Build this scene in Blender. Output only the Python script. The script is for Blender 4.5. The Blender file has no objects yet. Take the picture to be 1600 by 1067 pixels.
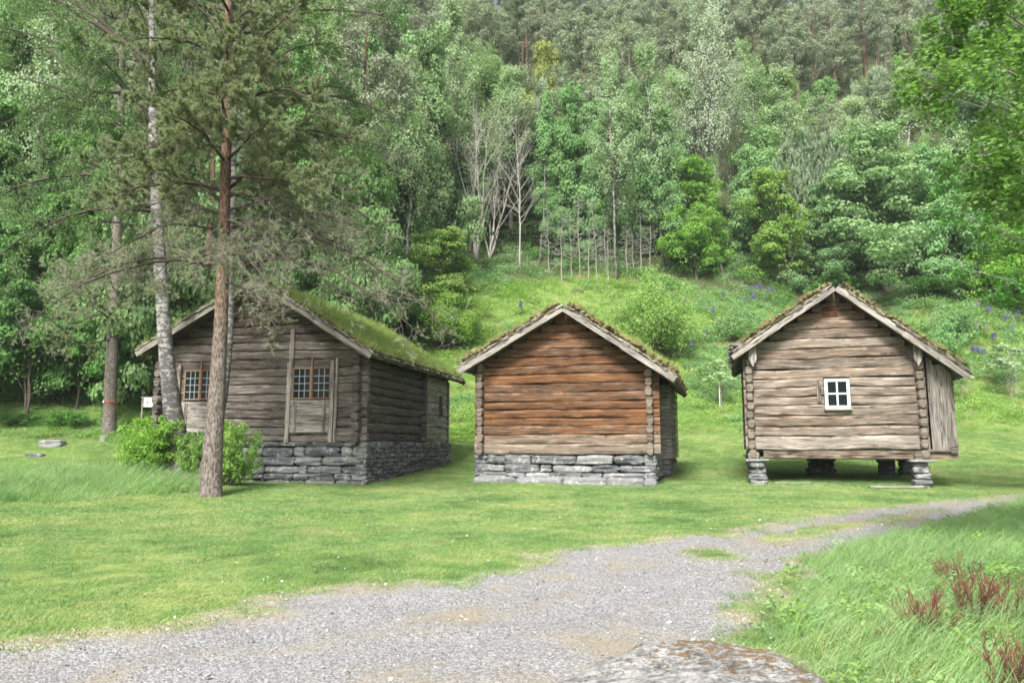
import bpy, math
import numpy as np
from math import radians as R
rng = np.random.default_rng(11)
C = bpy.context.scene.collection
# ------------------------------------------------------------------ camera maths
PITCH = R(7.78); FPX = 1200.0; EYE = 1.6
def ray(px, py):
    a = (px-800)/FPX; b = (533.5-py)/FPX
    return np.array([a, math.cos(PITCH)-b*math.sin(PITCH), math.sin(PITCH)+b*math.cos(PITCH)])
def at(px, py, D):
    r = ray(px, py); return np.array([0, 0, EYE])+r*(D/r[1])
# ------------------------------------------------------------------ noise
def vnoise(P, seed=0):
    P = np.asarray(P, float); i = np.floor(P).astype(np.int64); f = P-i; f = f*f*(3-2*f)
    def h(ix, iy, iz):
        n = (ix*374761393+iy*668265263+iz*2147483647+seed*1013904223) & 0xffffffff
        n = ((n ^ (n >> 13))*1274126177) & 0xffffffff
        n = (n ^ (n >> 16)) & 0xffffff
        return n/float(0xffffff)
    o = 0
    for dx in (0, 1):
        for dy in (0, 1):
            for dz in (0, 1):
                w = (f[..., 0] if dx else 1-f[..., 0])*(f[..., 1] if dy else 1-f[..., 1])*(f[..., 2] if dz else 1-f[..., 2])
                o = o+w*h(i[..., 0]+dx, i[..., 1]+dy, i[..., 2]+dz)
    return o*2-1
def fbm(P, seed=0, oct=3):
    P = np.asarray(P, float); o = 0; a = 1.0
    for k in range(oct):
        o = o+a*vnoise(P*(2**k), seed+k*17); a *= .5
    return o
def xy3(x, y, s):
    x = np.asarray(x, float); return np.stack([x*s, np.asarray(y, float)*s+np.zeros_like(x), np.zeros_like(x)], -1)
# ------------------------------------------------------------------ terrain
_ys = np.array([-60, 4, 24, 33, 40, 45, 52, 60, 80, 130, 210, 400.])
_zs = np.array([-.5, 0, .43, .85, 2.4, 4.2, 9.2, 14.5, 29, 75, 130, 165.])
_t = np.linspace(-60, 400, 4601); _z0 = np.interp(_t, _ys, _zs)
_k = np.ones(31)/31; _z1 = np.convolve(np.convolve(np.pad(_z0, 30, mode='edge'), _k, 'valid'), _k, 'valid')
def hz(x, y):
    x = np.asarray(x, float); y = np.asarray(y, float)
    bend = np.clip((-x-8)/14, 0, 1)*3.0        # the bank starts a little nearer on the left
    yy = y+bend*np.clip((y-30)/10, 0, 1)
    z = np.interp(yy, _t, _z1)
    dx = (x+12.5)/5.6; dy = (y-21.6)/2.9
    z = z+.36*np.exp(-(dx*dx+dy*dy)**1.5)*np.clip((-x-3)/3.5, 0, 1)
    far = np.clip((y-40)/15, 0, 1)
    z = z+far*fbm(xy3(x, y, .09), 3)*.9+.025*fbm(xy3(x, y, .35), 5)
    z = z+.16*np.clip((x-2.6)/3.5, 0, 1)*np.clip((13-y)/7, 0, 1)   # verge at the right
    return z
def hz1(x, y): return float(hz(np.array([x]), np.array([y]))[0])
def G(px, py):
    r = ray(px, py); D = np.linspace(3.2, 180, 3500); t = D/r[1]
    X = r[0]*t; Z = EYE+r[2]*t; h = hz(X, D); i = np.argmax(Z < h)
    if Z[i] >= h[i]: i = len(D)-1
    return np.array([X[i], D[i], h[i]])
# ------------------------------------------------------------------ mesh building
def make_mesh(name, V, polys, g=None, tone=None, mat=None, smooth=False):
    me = bpy.data.meshes.new(name); V = np.asarray(V, np.float32)
    polys = [np.asarray(p, np.int32) for p in polys if len(p)]
    me.vertices.add(len(V)); me.vertices.foreach_set('co', V.ravel())
    loops = np.concatenate([p.ravel() for p in polys]); tot = np.concatenate([np.full(len(p), p.shape[1], np.int32) for p in polys])
    st = np.concatenate([[0], np.cumsum(tot)[:-1]]).astype(np.int32)
    me.loops.add(len(loops)); me.loops.foreach_set('vertex_index', loops)
    me.polygons.add(len(tot)); me.polygons.foreach_set('loop_start', st); me.polygons.foreach_set('loop_total', tot)
    me.update(calc_edges=True)
    if smooth: me.polygons.foreach_set('use_smooth', np.ones(len(tot), bool))
    else: me.polygons.foreach_set('use_smooth', np.zeros(len(tot), bool))
    if g is not None:
        a = me.attributes.new('g', 'FLOAT_VECTOR', 'POINT'); a.data.foreach_set('vector', np.asarray(g, np.float32).ravel())
    if tone is not None:
        a = me.attributes.new('tone', 'FLOAT', 'POINT'); a.data.foreach_set('value', np.asarray(tone, np.float32).ravel())
    if mat is not None: me.materials.append(mat)
    return me
def link(name, me, parent=None, loc=None):
    o = bpy.data.objects.new(name, me); C.objects.link(o)
    if parent is not None: o.parent = parent
    if loc is not None: o.location = loc
    return o
class MB:
    def __init__(s): s.V = []; s.P = {}; s.g = []; s.t = []; s.n = 0
    def add(s, V, polys, g=None, tone=0.):
        V = np.asarray(V, float)
        for p in polys:
            p = np.asarray(p, int)
            if len(p): s.P.setdefault(p.shape[1], []).append(p+s.n)
        s.V.append(V); s.g.append(np.zeros((len(V), 3)) if g is None else np.asarray(g, float))
        s.t.append(np.full(len(V), tone) if np.isscalar(tone) else np.asarray(tone, float)); s.n += len(V)
    def mesh(s, name, mat, smooth=False, off=(0, 0, 0)):
        return make_mesh(name, np.concatenate(s.V)-np.array(off), [np.concatenate(p) for p in s.P.values()], np.concatenate(s.g), np.concatenate(s.t), mat, smooth)
    def build(s, name, mat, parent=None, smooth=False, off=(0, 0, 0), loc=None):
        return link(name, s.mesh(name, mat, smooth, off), parent, loc)
def unit(v): v = np.asarray(v, float); return v/np.maximum(np.linalg.norm(v, axis=-1, keepdims=True), 1e-9)
def sweep(mb, p0, p1, up, sec, seg=.3, jit=.0, tone=0., r=None, et=(1, 1), wav=0., sm=0):
    """a log or board: the section (k,2) (side, up) swept from p0 to p1, uneven along its length, with end caps"""
    p0 = np.array(p0, float); p1 = np.array(p1, float); L = np.linalg.norm(p1-p0); T = (p1-p0)/L
    up = np.array(up, float); up = unit(up-T*(up@T)); S = np.cross(T, up); sec = np.array(sec, float); k = len(sec)
    n = max(2, int(L/seg)+1); s = np.linspace(0, 1, n); r = rng.random() if r is None else r
    sc = np.ones(n); sc[0] *= et[0]; sc[-1] *= et[1]
    if min(et) < 1 and n > 3: s[1] = min(.05/L, .3); s[-2] = 1-min(.05/L, .3)
    ph = rng.random(8)*40
    base = p0+np.outer(s*L, T)
    if wav: base = base+np.outer(wav*np.sin(s*L*1.3+ph[0])+wav*.6*np.sin(s*L*2.9+ph[1]), up)+np.outer(wav*np.sin(s*L*1.7+ph[2]), S)
    ring = base[:, None, :]+(sec[None, :, 0:1]*S+sec[None, :, 1:2]*up)*sc[:, None, None]
    if jit:
        q = np.concatenate([np.repeat((s*L*1.5+ph[3])[:, None, None], k, 1), np.repeat(sec[None]*7+ph[4], n, 0)], -1)
        d = vnoise(q, int(ph[5]*100))*jit
        ring = ring+(sec[None, :, 0:1]*S+sec[None, :, 1:2]*up)/np.linalg.norm(sec, axis=1).max()*d[..., None]
    V = ring.reshape(-1, 3)
    per = np.concatenate([[0], np.cumsum(np.linalg.norm(np.diff(sec, axis=0), axis=1))])
    g = np.stack([np.repeat(s*L+r*50, k), np.tile(per+r*20, n), np.full(n*k, r)], -1)
    i = np.arange(n-1)[:, None]*k; j = np.arange(k)[None]; j2 = (j+1) % k
    Q = np.stack([i+j, i+j2, i+k+j2, i+k+j], -1).reshape(-1, 4)
    mb.add(V, [Q[:, ::-1]], g, tone)
    for e, idx in ((0, 0), (1, n-1)):
        rv = ring[idx]; c = rv.mean(0); V2 = np.vstack([rv, c]); jj = np.arange(k)
        F = np.stack([jj, (jj+1) % k, np.full(k, k)], -1)
        gg = np.concatenate([np.stack([sec[:, 0]*.4+r*9, sec[:, 1]*1.+r*5, np.full(k, r)], -1), [[r*9, r*5, r]]])
        mb.add(V2, [F if e else F[:, ::-1]], gg, tone)
def sec_log(ht, hh, k=14, p=2.6):
    a = (np.arange(k)+.5)/k*2*np.pi; c, s = np.cos(a), np.sin(a)
    return np.stack([np.sign(c)*np.abs(c)**(2/p)*ht, np.sign(s)*np.abs(s)**(2/p)*hh], -1)
def sec_box(ht, hh, b=.008):
    b = min(b, ht*.45, hh*.45)
    return np.array([(ht, -hh+b), (ht, hh-b), (ht-b, hh), (-ht+b, hh), (-ht, hh-b), (-ht, -hh+b), (-ht+b, -hh), (ht-b, -hh)])
def board(mb, p0, p1, w, t, up=(0, 0, 1), tone=.2, b=.006, jit=.004, seg=.35, r=None, wav=0.):
    sweep(mb, p0, p1, up, sec_box(t/2, w/2, b), seg=seg, jit=jit, tone=tone, r=r, wav=wav)
def _cube(m=6):
    u = np.linspace(-1, 1, m+1); A, B = np.meshgrid(u, u, indexing='ij'); o = np.ones_like(A); fs = []; V = []; n = 0
    for ax in range(3):
        for sg in (-1, 1):
            P = [None]*3; P[ax] = o*sg; P[(ax+1) % 3] = A if sg > 0 else B; P[(ax+2) % 3] = B if sg > 0 else A
            V.append(np.stack(P, -1).reshape(-1, 3)); i = np.arange(m)[:, None]*(m+1)+np.arange(m)[None]; i = i.ravel()+n
            fs.append(np.stack([i, i+m+1, i+m+2, i+1], -1)); n += (m+1)**2
    return np.vstack(V), np.vstack(fs)
CUBE = {m: _cube(m) for m in (3, 5, 6, 8, 14, 30)}
def stone(mb, c, size, seed, rough=.12, p=5, m=6, tone=None, rot=None, lay=0.):
    V, F = CUBE[m]; s = np.array(size, float)/2
    W = V/((np.abs(V)**p).sum(-1, keepdims=True))**(1/p)
    q = W*s
    d = fbm(q*np.array([2.2, 2.2, 3.5])/max(.35, s.max())*.9+seed*7.3, seed, 3)
    W2 = W*s+unit(W*s)*(d*rough*min(s.min()*1.6, s.max()*.6))[:, None]
    sh = fbm(q*np.array([2.2, 2.2, 13.])+seed*3.1, seed+5, 2)*.016*(1+lay*1.6)
    if lay: W2 = W2+unit(W*s)*(np.round(fbm(q*np.array([2.5, 2.5, 6.])+seed, seed+9, 2)*2.2)/2.2*.022)[:, None]
    W2[:, 1] += sh*np.sign(W2[:, 1]); W2[:, 0] += sh*.6
    if rot is not None:
        ca, sa = math.cos(rot), math.sin(rot); W2 = np.stack([W2[:, 0]*ca-W2[:, 1]*sa, W2[:, 0]*sa+W2[:, 1]*ca, W2[:, 2]], -1)
    r = (seed*.6180339) % 1
    mb.add(W2+np.array(c), [F], np.stack([W2[:, 0]+r*30, W2[:, 2]+r*17, np.full(len(W2), r)], -1), r if tone is None else tone)
# ------------------------------------------------------------------ tubes
def tubes(mb, P, rad, sides=5, tone=0., u0=None, r=None):
    """P (B,n,3), rad (B,n)"""
    P = np.asarray(P, float); B, n, _ = P.shape; rad = np.asarray(rad, float)
    T = np.gradient(P, axis=1); T = unit(T); ref = np.where(np.abs(T[:, :, 2:3]) > .9, [1., 0, 0], [0, 0, 1.]); ref = ref[:, :1]+0*T
    A = unit(np.cross(T, ref)); Bv = np.cross(T, A); a = np.arange(sides)/sides*2*np.pi
    ring = P[:, :, None]+(A[:, :, None]*np.cos(a)[None, None, :, None]+Bv[:, :, None]*np.sin(a)[None, None, :, None])*rad[:, :, None, None]
    L = np.concatenate([np.zeros((B, 1)), np.cumsum(np.linalg.norm(np.diff(P, axis=1), axis=-1), 1)], 1)
    if u0 is not None: L = L+np.asarray(u0)[:, None]
    r = rng.random(B) if r is None else np.full(B, r)
    g = np.stack([np.repeat(L[:, :, None], sides, 2), (a[None, None, :]*rad[:, :1, None])+0*L[:, :, None], r[:, None, None]+0*ring[..., 0]], -1)
    base = (np.arange(B)*n*sides)[:, None, None]; i = (np.arange(n-1)*sides)[None, :, None]; j = np.arange(sides)[None, None]; j2 = (j+1) % sides
    Q = np.stack([base+i+j, base+i+j2, base+i+sides+j2, base+i+sides+j], -1).reshape(-1, 4)
    mb.add(ring.reshape(-1, 3), [Q], g.reshape(-1, 3), tone)
def paths(P0, D, L, n, curve=(0, 0, 0), wob=.15, rg=None):
    rg = rg or rng; B = len(P0); D = unit(D); L = np.asarray(L, float)*np.ones(B); W = np.cumsum(rg.normal(0, wob, (B, n-1, 3)), 1)
    t = np.linspace(0, 1, n-1)[None, :, None]; c = np.asarray(curve, float); c = c.reshape(-1, 1, 3) if c.ndim == 2 else c[None, None]
    d = unit(D[:, None]+c*t+W)*(L/(n-1))[:, None, None]
    return np.concatenate([P0[:, None], P0[:, None]+np.cumsum(d, 1)], 1)
def kids(P, L, k, t0, t1, ang, ratio, n, curve=(0, 0, 0), wob=.15, flat=0., taper=.5, rg=None):
    rg = rg or rng; B, m, _ = P.shape; t = np.sort(rg.uniform(t0, t1, (B, k)), 1); f = t*(m-1); i = np.clip(np.floor(f).astype(int), 0, m-2); w = (f-i)[..., None]
    b = np.arange(B)[:, None]; P0 = P[b, i]*(1-w)+P[b, i+1]*w; T = unit(P[b, i+1]-P[b, i])
    rd = rg.normal(0, 1, (B, k, 3)); rd[..., 2] *= (1-flat); S = unit(rd-T*(rd*T).sum(-1, keepdims=True))
    a = np.radians(rg.uniform(ang[0], ang[1], (B, k)))[..., None]; D = T*np.cos(a)+S*np.sin(a)
    Lc = (L[:, None]*ratio*(1-taper*t)*rg.uniform(.7, 1.2, (B, k)))
    return paths(P0.reshape(-1, 3), D.reshape(-1, 3), Lc.ravel(), n, curve, wob, rg), Lc.ravel()
def sample(P, k, t0=0., t1=1., rg=None):
    rg = rg or rng; B, m, _ = P.shape; f = rg.uniform(t0, t1, (B, k))*(m-1); i = np.clip(np.floor(f).astype(int), 0, m-2); w = (f-i)[..., None]; b = np.arange(B)[:, None]
    return (P[b, i]*(1-w)+P[b, i+1]*w).reshape(-1, 3), unit(P[b, i+1]-P[b, i]).reshape(-1, 3)
def leaves(mb, P, size, up=.8, aspect=.75, hang=0., out=None, rg=None, fold=.18):
    """leaf blades: folded along the midrib"""
    rg = rg or rng; n = len(P); N = rg.normal(0, 1, (n, 3))*(1 if out is None else .55); N[:, 2] = np.abs(N[:, 2])*(1 if out is None else .6)+up*(1 if out is None else .6)
    if out is not None: N = N+out*2.2
    N = unit(N); T = rg.normal(0, 1, (n, 3)); T[:, 2] -= hang; T = unit(T-N*(T*N).sum(-1, keepdims=True)*(1 if hang < 1 else .4)); S = unit(np.cross(N, T)); N = np.cross(T, S)
    s = (size*rg.uniform(.65, 1.25, n))[:, None]; a = s*aspect*.5
    m = P+T*s*.45-N*s*fold*0
    V = np.stack([P, m+S*a+N*s*fold, P+T*s, m-S*a+N*s*fold], 1).reshape(-1, 3)
    i = np.arange(n)*4; F = np.concatenate([np.stack([i, i+1, i+2], -1), np.stack([i, i+2, i+3], -1)])
    r = rg.random(n); mb.add(V, [F], np.stack([np.repeat(r, 4)]*3, -1), np.repeat(rg.random(n), 4))
def needles(mb, P, T, k, ln, w, spread=.8, upb=.15, rg=None, tone=None):
    rg = rg or rng; n = len(P); D = unit(T[:, None]+rg.normal(0, spread, (n, k, 3))+np.array([0, 0, upb])); l = (ln*rg.uniform(.6, 1.2, (n, k)))[..., None]
    S = unit(np.cross(D, rg.normal(0, 1, (n, k, 3))))*w/2; P0 = P[:, None]+rg.normal(0, ln*.12, (n, k, 3))
    V = np.stack([P0-S, P0+S, P0+D*l], 2).reshape(-1, 3); i = np.arange(n*k)*3
    cl = np.repeat(rg.random(n), k*3); mb.add(V, [np.stack([i, i+1, i+2], -1)], np.stack([np.repeat(rg.random(n*k), 3)]*3, -1), cl if tone is None else tone)
def clump(c, rad, n, rg=None, shell=.55):
    rg = rg or rng; d = unit(rg.normal(0, 1, (n, 3))); q = rg.random(n)**(1/3.)*(1-shell)+shell*rg.random(n)**.25; q = np.minimum(q, 1.05)
    d2 = d*(1+.25*fbm(d*2.3+c[0]*3+c[1], 9, 2)[:, None]); return np.array(c)+d2*q[:, None]*np.array(rad), d
# ------------------------------------------------------------------ tagging
def tag(o, label=None, cat=None, group=None, kind=None):
    if label: o['label'] = label
    if cat: o['category'] = cat
    if group: o['group'] = group
    if kind: o['kind'] = kind
    return o
def root(name, loc, rz=0., label=None, cat=None, group=None):
    o = bpy.data.objects.new(name, None); C.objects.link(o); o.location = [float(v) for v in loc]; o.rotation_euler = (0, 0, rz); o.empty_display_size = .3
    return tag(o, label, cat, group)
# ------------------------------------------------------------------ scatter for uncountable stuff
def scatter(name, P, rot, sc, pick, protos, label=None):
    col = bpy.data.collections.new(name+'_sources')
    for i, me in enumerate(protos):
        o = bpy.data.objects.new('%s_%02d' % (name, i), me); col.objects.link(o)
    me = bpy.data.meshes.new(name); me.vertices.add(len(P)); me.vertices.foreach_set('co', np.asarray(P, np.float32).ravel())
    a = me.attributes.new('rot', 'FLOAT_VECTOR', 'POINT'); a.data.foreach_set('vector', np.asarray(rot, np.float32).ravel())
    a = me.attributes.new('sc', 'FLOAT_VECTOR', 'POINT'); a.data.foreach_set('vector', np.asarray(sc, np.float32).ravel())
    a = me.attributes.new('pick', 'INT', 'POINT'); a.data.foreach_set('value', np.asarray(pick, np.int32))
    ng = bpy.data.node_groups.new(name, 'GeometryNodeTree')
    ng.interface.new_socket('Geometry', in_out='INPUT', socket_type='NodeSocketGeometry'); ng.interface.new_socket('Geometry', in_out='OUTPUT', socket_type='NodeSocketGeometry')
    N = ng.nodes; gi = N.new('NodeGroupInput'); go = N.new('NodeGroupOutput'); ip = N.new('GeometryNodeInstanceOnPoints'); ci = N.new('GeometryNodeCollectionInfo')
    ci.inputs['Collection'].default_value = col; ci.inputs['Separate Children'].default_value = True; ci.inputs['Reset Children'].default_value = True
    def na(nm, t):
        q = N.new('GeometryNodeInputNamedAttribute'); q.data_type = t; q.inputs['Name'].default_value = nm; return q.outputs['Attribute']
    lk = ng.links.new
    lk(gi.outputs[0], ip.inputs['Points']); lk(ci.outputs[0], ip.inputs['Instance']); ip.inputs['Pick Instance'].default_value = True
    lk(na('pick', 'INT'), ip.inputs['Instance Index']); lk(na('sc', 'FLOAT_VECTOR'), ip.inputs['Scale'])
    e = N.new('FunctionNodeEulerToRotation'); lk(na('rot', 'FLOAT_VECTOR'), e.inputs[0]); lk(e.outputs[0], ip.inputs['Rotation'])
    lk(ip.outputs[0], go.inputs[0])
    o = link(name, me); m = o.modifiers.new('scatter', 'NODES'); m.node_group = ng
    return tag(o, label, None, None, 'stuff')
def normrot(x, y, rz, k=1.):
    e = .15; nx = -(hz(x+e, y)-hz(x-e, y))/(2*e)*k; ny = -(hz(x, y+e)-hz(x, y-e))/(2*e)*k; nz = np.ones_like(nx); l = np.sqrt(nx*nx+ny*ny+1); nx, ny, nz = nx/l, ny/l, nz/l
    # R = Rn * Rz(rz); columns
    X = np.stack([nz, 0*nx, -nx], -1); X = unit(X); Zc = np.stack([nx, ny, nz], -1); Y = np.cross(Zc, X)
    c, s = np.cos(rz)[:, None], np.sin(rz)[:, None]; X2 = X*c+Y*s; Y2 = -X*s+Y*c
    ey = -np.arcsin(np.clip(X2[:, 2], -1, 1)); ex = np.arctan2(Y2[:, 2], Zc[:, 2]); ez = np.arctan2(X2[:, 1], X2[:, 0])
    return np.stack([ex, ey, ez], -1)
# ------------------------------------------------------------------ materials
def node(nt, typ, ins=None, **pr):
    n = nt.nodes.new(typ)
    for k, v in pr.items(): setattr(n, k, v)
    for k, v in (ins or {}).items():
        if isinstance(v, bpy.types.NodeSocket): nt.links.new(v, n.inputs[k])
        else: n.inputs[k].default_value = v
    return n
def ramp(nt, fac, stops, interp='LINEAR'):
    n = node(nt, 'ShaderNodeValToRGB', {0: fac}); cr = n.color_ramp; cr.interpolation = interp
    while len(cr.elements) < len(stops): cr.elements.new(.5)
    for e, (p, c) in zip(cr.elements, stops): e.position = p; e.color = (*c, 1) if len(c) == 3 else c
    return n.outputs[0]
def mixc(nt, f, a, b, blend='MIX'):
    n = node(nt, 'ShaderNodeMix', None, data_type='RGBA', blend_type=blend)
    for i, v in ((0, f), (6, a), (7, b)):
        if isinstance(v, bpy.types.NodeSocket): nt.links.new(v, n.inputs[i])
        else: n.inputs[i].default_value = (*v, 1) if isinstance(v, tuple) and len(v) == 3 else v
    return n.outputs[2]
def math_(nt, op, a, b=0., clamp=False):
    return node(nt, 'ShaderNodeMath', {0: a, 1: b}, operation=op, use_clamp=clamp).outputs[0]
def noise_(nt, vec, scale, detail=3, rough=.55, dist=0.):
    return node(nt, 'ShaderNodeTexNoise', {'Vector': vec, 'Scale': scale, 'Detail': detail, 'Roughness': rough, 'Distortion': dist}).outputs[0]
def attr(nt, nm): return node(nt, 'ShaderNodeAttribute', None, attribute_name=nm)
def scale_(nt, vec, s): return node(nt, 'ShaderNodeVectorMath', {0: vec, 1: s}, operation='MULTIPLY').outputs[0]
def newmat(name):
    m = bpy.data.materials.new(name); m.use_nodes = True; nt = m.node_tree; nt.nodes.clear(); return m, nt
def finish(nt, col, rough=.85, bump=None, bs=.3, bd=.01, spec=.3, extra=None):
    ins = {'Base Color': col, 'Roughness': rough, 'Specular IOR Level': spec}
    if bump is not None:
        ins['Normal'] = node(nt, 'ShaderNodeBump', {'Height': bump, 'Strength': bs, 'Distance': bd}).outputs[0]
    p = node(nt, 'ShaderNodeBsdfPrincipled', ins); out = node(nt, 'ShaderNodeOutputMaterial', {'Surface': p.outputs[0] if extra is None else extra(p.outputs[0])}); return p
def rand_hue(nt, col, dh=.03, dv=.3, ds=.2):
    r = node(nt, 'ShaderNodeObjectInfo').outputs['Random']
    h = math_(nt, 'MULTIPLY_ADD', r, dh); h.node.inputs[2].default_value = .5-dh/2
    r2 = math_(nt, 'FRACT', math_(nt, 'MULTIPLY', r, 7.31)); v = math_(nt, 'MULTIPLY_ADD', r2, dv); v.node.inputs[2].default_value = 1-dv/2
    r3 = math_(nt, 'FRACT', math_(nt, 'MULTIPLY', r, 17.7)); s = math_(nt, 'MULTIPLY_ADD', r3, ds); s.node.inputs[2].default_value = 1-ds/2
    return node(nt, 'ShaderNodeHueSaturation', {'Hue': h, 'Saturation': s, 'Value': v, 'Color': col}).outputs[0]
def leafmat(name, a, b, c, trans=.35, rough=.45, dh=.03, dv=.3, ds=.2, spec=.12, patchy=None):
    a, b, c = [tuple(min(.8, .25*q+.75*v) for v, q in zip(t_, b)) for t_ in (a, b, c)]
    m, nt = newmat(name); r = node(nt, 'ShaderNodeSeparateXYZ', {0: attr(nt, 'g').outputs['Vector']}).outputs[0]
    col = ramp(nt, r, [(0, a), (.5, b), (1, c)])
    t = attr(nt, 'tone').outputs['Fac']; col = mixc(nt, math_(nt, 'MULTIPLY', t, .35), col, tuple(x*.7 for x in b))
    if patchy:
        ps = node(nt, 'ShaderNodeNewGeometry').outputs['Position']; pn = math_(nt, 'ADD', math_(nt, 'MULTIPLY', noise_(nt, ps, .45, 3, .6), .6), math_(nt, 'MULTIPLY', noise_(nt, ps, 2.6, 3, .6), .4))
        col = mixc(nt, node(nt, 'ShaderNodeMapRange', {0: pn, 1: .47, 2: .60}).outputs[0], col, patchy); col = mixc(nt, node(nt, 'ShaderNodeMapRange', {0: pn, 1: .48, 2: .36}).outputs[0], col, tuple(v*.55 for v in b))
    col = rand_hue(nt, col, dh, dv, ds)
    tr = node(nt, 'ShaderNodeBsdfTranslucent', {'Color': mixc(nt, 1., col, (1.0, 1.15, .6, 1), 'MULTIPLY')})
    finish(nt, col, rough, spec=spec, extra=lambda s: node(nt, 'ShaderNodeMixShader', {0: trans, 1: s, 2: tr.outputs[0]}).outputs[0])
    return m
def wood(name, grey_d, grey_l, br_d, br_l, bump=.5):
    """weathered wood: grain runs along g.x; attribute tone 0 = silver grey, 1 = brown"""
    m, nt = newmat(name); ga = attr(nt, 'g').outputs['Vector']; tone = attr(nt, 'tone').outputs['Fac']
    sp = node(nt, 'ShaderNodeSeparateXYZ', {0: ga}); r = sp.outputs[2]
    g1 = noise_(nt, scale_(nt, ga, (1.6, 30, 1)), 1.0, 6, .68, .5)
    g2 = noise_(nt, scale_(nt, ga, (3.0, 95, 1)), 1.0, 3, .6)
    blot = noise_(nt, scale_(nt, ga, (1.3, 5, 1)), 1.0, 4, .6, .5)
    f = math_(nt, 'ADD', math_(nt, 'MULTIPLY', g1, .65), math_(nt, 'MULTIPLY', g2, .35))
    fr = node(nt, 'ShaderNodeMapRange', {0: f, 1: .42, 2: .60}).outputs[0]
    rr = math_(nt, 'MULTIPLY_ADD', r, .34); rr.node.inputs[2].default_value = -.17
    f2 = math_(nt, 'ADD', fr, rr, True)
    grey = mixc(nt, f2, grey_d, grey_l); brown = mixc(nt, f2, br_d, br_l)
    tb = math_(nt, 'ADD', tone, math_(nt, 'MULTIPLY', math_(nt, 'SUBTRACT', blot, .5), 1.6), True)
    col = mixc(nt, tb, grey, brown)
    crk = noise_(nt, scale_(nt, ga, (.55, 34, 1)), 1.0, 2, .5, .25)
    crack = node(nt, 'ShaderNodeMapRange', {0: math_(nt, 'ABSOLUTE', math_(nt, 'SUBTRACT', crk, .5)), 1: .006, 2: .045}).outputs[0]
    cmask = math_(nt, 'GREATER_THAN', noise_(nt, scale_(nt, ga, (.8, 2.5, 1)), 1.3, 2), .44)
    crack = math_(nt, 'MAXIMUM', crack, math_(nt, 'SUBTRACT', 1., cmask))
    col = mixc(nt, crack, (.012, .009, .007), col)
    vor = node(nt, 'ShaderNodeTexVoronoi', {'Vector': scale_(nt, ga, (2.2, 6.5, 1)), 'Scale': 1.0}).outputs['Distance']
    knot = node(nt, 'ShaderNodeMapRange', {0: vor, 1: .05, 2: .13}).outputs[0]
    col = mixc(nt, knot, (.035, .02, .012), col)
    h = math_(nt, 'ADD', math_(nt, 'MULTIPLY', f, .6), math_(nt, 'MULTIPLY', crack, .8))
    finish(nt, col, .86, h, bump, .012, .2); return m
def plain(name, col, rough=.6, spec=.3, nscale=0, var=.2):
    m, nt = newmat(name); c = col
    if nscale:
        n = noise_(nt, node(nt, 'ShaderNodeTexCoord').outputs['Object'], nscale, 4); c = mixc(nt, n, tuple(x*(1-var) for x in col), tuple(min(1, x*(1+var)) for x in col))
        finish(nt, c, rough, n, .2, .004, spec)
    else:
        finish(nt, (*col, 1), rough, spec=spec)
    return m
M = {}
M['wood_grey'] = wood('weathered_grey_timber', (.035, .030, .026), (.345, .315, .285), (.02, .014, .010), (.19, .125, .085))
M['wood_mid'] = wood('silver_and_brown_timber', (.065, .054, .044), (.47, .42, .365), (.026, .016, .010), (.31, .19, .115))
M['wood_red'] = wood('tarred_red_brown_timber', (.10, .075, .055), (.38, .32, .26), (.012, .007, .005), (.26, .118, .05))
M['board'] = wood('bleached_board', (.17, .155, .14), (.44, .41, .375), (.10, .07, .05), (.33, .25, .18), .35)
M['wood_dark'] = wood('dark_timber', (.055, .046, .04), (.17, .15, .13), (.03, .021, .015), (.10, .07, .05))  # dark grey-brown timber of roof decks, rear wall, floor and hatch
# stone
def stonemat(name, a, b, c, lichen=(.42, .42, .39), moss=None, mossamt=.0):
    m, nt = newmat(name); co = node(nt, 'ShaderNodeTexCoord').outputs['Object']; t = attr(nt, 'tone').outputs['Fac']
    n1 = noise_(nt, scale_(nt, co, (2.2, 2.2, 11)), 1., 5, .6, .6); n2 = noise_(nt, co, 22, 4, .65)
    f = math_(nt, 'ADD', math_(nt, 'MULTIPLY', n1, .6), math_(nt, 'MULTIPLY', n2, .4)); f = node(nt, 'ShaderNodeMapRange', {0: f, 1: .36, 2: .64}).outputs[0]
    col = mixc(nt, f, a, b); col = mixc(nt, math_(nt, 'MULTIPLY', t, .55), col, c)
    l = node(nt, 'ShaderNodeMapRange', {0: noise_(nt, co, 5.5, 5, .7), 1: .55, 2: .62}).outputs[0]; col = mixc(nt, math_(nt, 'MULTIPLY', l, .6), col, lichen)
    d = node(nt, 'ShaderNodeMapRange', {0: noise_(nt, co, 13, 4, .7), 1: .62, 2: .68}).outputs[0]; col = mixc(nt, math_(nt, 'MULTIPLY', d, .7), col, (.03, .03, .03))
    if moss:
        k = node(nt, 'ShaderNodeMapRange', {0: noise_(nt, co, 7, 6, .75), 1: .60-mossamt, 2: .64-mossamt}).outputs[0]; col = mixc(nt, k, col, moss)
    finish(nt, col, .9, math_(nt, 'ADD', n1, n2), .5, .03, .2); return m
M['stone'] = stonemat('grey_slate_stone', (.03, .032, .037), (.165, .172, .182), (.31, .315, .31))
M['boulder'] = stonemat('lichened_boulder', (.20, .20, .20), (.36, .355, .345), (.30, .30, .30), (.45, .44, .42))
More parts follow.
